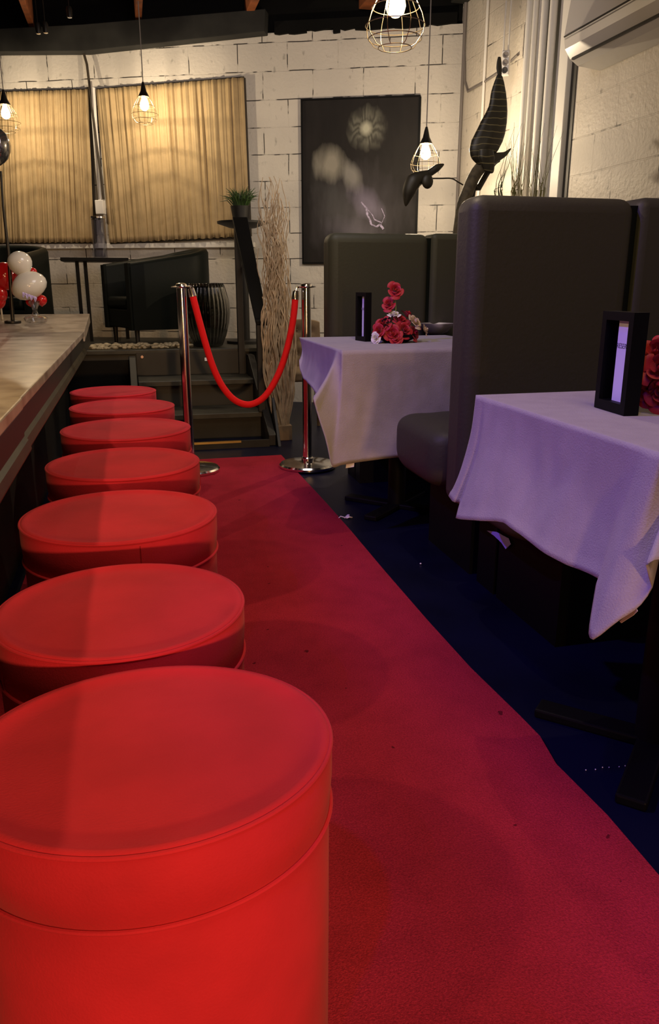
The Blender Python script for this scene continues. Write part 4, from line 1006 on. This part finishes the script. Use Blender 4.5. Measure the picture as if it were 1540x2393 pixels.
gp = empty('ornamental_grass', (2.20, 4.15, 0), 'tall thin ornamental grasses rising behind the near booth', 'grass plant')
MB().lathe([(0.14, 0.0), (0.18, 0.9), (0.17, 0.9), (0.14, 0.8)], n=24).build('planter', M['black_wood'], gp, smooth=True)
random.seed(41)
for k in range(64):
    cx_ = random.choice((1168, 1205, 1212, 1240, 1262, 1205, 1245))+random.uniform(-10, 10); top_y = random.choice((300, 360, 390, 410, 330, 400))+random.uniform(-15, 20)
    dx_ = random.uniform(-25, 38)*(460-top_y)/120
    A0 = Vector((2.20+random.uniform(-.1, .1), 4.15+random.uniform(-.1, .1), 0.88)); A1 = at(cx_, 470, Y=4.15); A2 = at(cx_+dx_*0.35, (470+top_y)/2, Y=4.15); A3 = at(cx_+dx_, top_y, Y=4.15)
    m_ = M['green'] if cx_ < 1185 else M['dry_grass']
    P_ = smooth_path([A0, A1, A2, A3], 5); r_g = 0.0026
    rel(MB().tube(P_, [r_g*(1-0.8*i/(len(P_)-1)) for i in range(len(P_))], 4), 'blade', m_, gp)

# ------------------------------------------------------------------ balloons and lamp pole on the bar
YB = 5.25
def bz(Y): return 0.718+(zE-0.718)*(Y-4.905)/(5.70-4.905)
base = at(84, 745, Y=YB)
bc = empty('balloon_centerpiece', (base.x, YB, bz(YB)), 'balloon centerpiece with two white balloons on clear glass foot, far bar end', 'balloons')
def loc_rel(p): return Vector(p)-Vector(bc.location)
MB().lathe([(0.03, 0.002), (0.062, 0.010), (0.072, 0.035), (0.060, 0.045), (0.024, 0.052), (0.014, 0.075), (0.018, 0.10), (0.034, 0.125), (0.036, 0.14), (0.031, 0.14), (0.006, 0.085), (0.001, 0.06)], n=32).build('glass_foot', M['glass'], bc, smooth=True)
def balloon(parent, c, r, m, sc=(1, 1, 1), label=None, name='balloon'):
    o = MB().lathe([(0.001, -1.12), (0.10, -1.10), (0.12, -1.06), (0.06, -1.03), (0.20, -0.97), (0.45, -0.84), (0.72, -0.62), (0.92, -0.28), (0.99, 0.05), (0.95, 0.35), (0.80, 0.63), (0.55, 0.84), (0.28, 0.96), (0.001, 1.0)], n=28, cap=False).build(name, m, parent, smooth=True, auto=0)
    o.scale = (r*sc[0], r*sc[1], r*sc[2]); o.location = c
    if label: o['label'] = label
    return o
b_ = balloon(bc, loc_rel(at(47, 616, Y=YB)), 0.073, M['balloon_white']); b_.rotation_euler = (0, -0.15, 0)
b_ = balloon(bc, loc_rel(at(67, 667, Y=YB-0.01)), 0.100, M['balloon_white'], (1.12, 1, 0.82)); b_.rotation_euler = (0, 2.7, 0)
MB().grid(lambda u, v: loc_rel(at(52+u*34, 682+u*12+v*(9+5*math.sin(u*23)), Y=YB-0.112-0.006*math.sin(u*31+v*5))), 24, 5).build('ribbon', mat('lilac_ribbon', (0.62, 0.52, 0.85), 0.3), bc, smooth=True, solid=0.002)
balloon(bc, loc_rel(at(97, 702, Y=YB+0.03)), 0.034, M['balloon_red'], label='small crimson balloon')
balloon(bc, loc_rel(at(76, 636, Y=YB+0.12)), 0.028, M['balloon_red'], label='small red balloon')
balloon(bc, loc_rel(at(70, 706, Y=YB+0.06)), 0.026, M['balloon_red'], label='small red balloon')
rc = empty('balloon_cluster', (-0.80, 5.45, bz(5.45)), 'cluster of shiny red balloons at the left edge of the bar', 'balloons')
for (x, y, r, rot) in ((10, 645, 0.088, 1.9), (-12, 685, 0.075, 1.2), (-45, 640, 0.085, 0.4), (-6, 705, 0.050, 0.2)):
    o = balloon(rc, at(x, y, Y=5.42)-Vector(rc.location), r, M['balloon_red']); o.rotation_euler = (0.2, rot, 0)
MB().tube([(0, 0, 0.0), (0, 0, 0.12)], 0.006, 8).build('stick', M['white_plastic'], rc)
bs = empty('balloon_stand', (at(26, 700, Y=5.3).x-0.005, 5.3, bz(5.3)), 'tall black pole topped with a shiny silver balloon, left edge', 'balloon stand')
bl_ = Vector(bs.location)
MB().tube([Vector((0, 0, 0)), at(20, 590, Y=5.3)-bl_, at(7, 480, Y=5.3)-bl_, at(2, 400, Y=5.3)-bl_], [0.012, 0.010, 0.007, 0.006], 10).build('pole', M['black_metal'], bs, smooth=True)
MB().lathe([(0.05, 0.0), (0.05, 0.012), (0.014, 0.02)], n=24).build('base', M['black_metal'], bs, smooth=True)
balloon(bs, at(-10, 342, Y=5.3)-bl_, 0.085, M['balloon_silver'], (1, 1, 1.25))

# two tiny ceiling spotlights in the dark
for (x, y, lab) in ((90, 79, 'tiny ceiling spotlight left of its twin in the dark ceiling'), (107, 77, 'tiny ceiling spotlight right of its twin in the dark ceiling'), (163, 41, 'faint small spotlight higher in the dark ceiling')):
    p = at(x, y, Y=6.6); r = empty('ceiling_spotlight', p, lab, 'spotlight', 'small spotlights in the dark ceiling')
    MB().lathe([(0.018, 0.0), (0.022, 0.05), (0.015, 0.07)], n=16).build('housing', M['black_metal'], r, smooth=True)
    MB().lathe([(0.001, -0.003), (0.014, -0.002), (0.016, 0.002)], n=16).build('lens', M['chrome'], r, smooth=True)
    MB().tube([(0, 0, 0.06), (0, 0, 3.25-p.z)], 0.003, 6).build('stem', M['black_metal'], r)
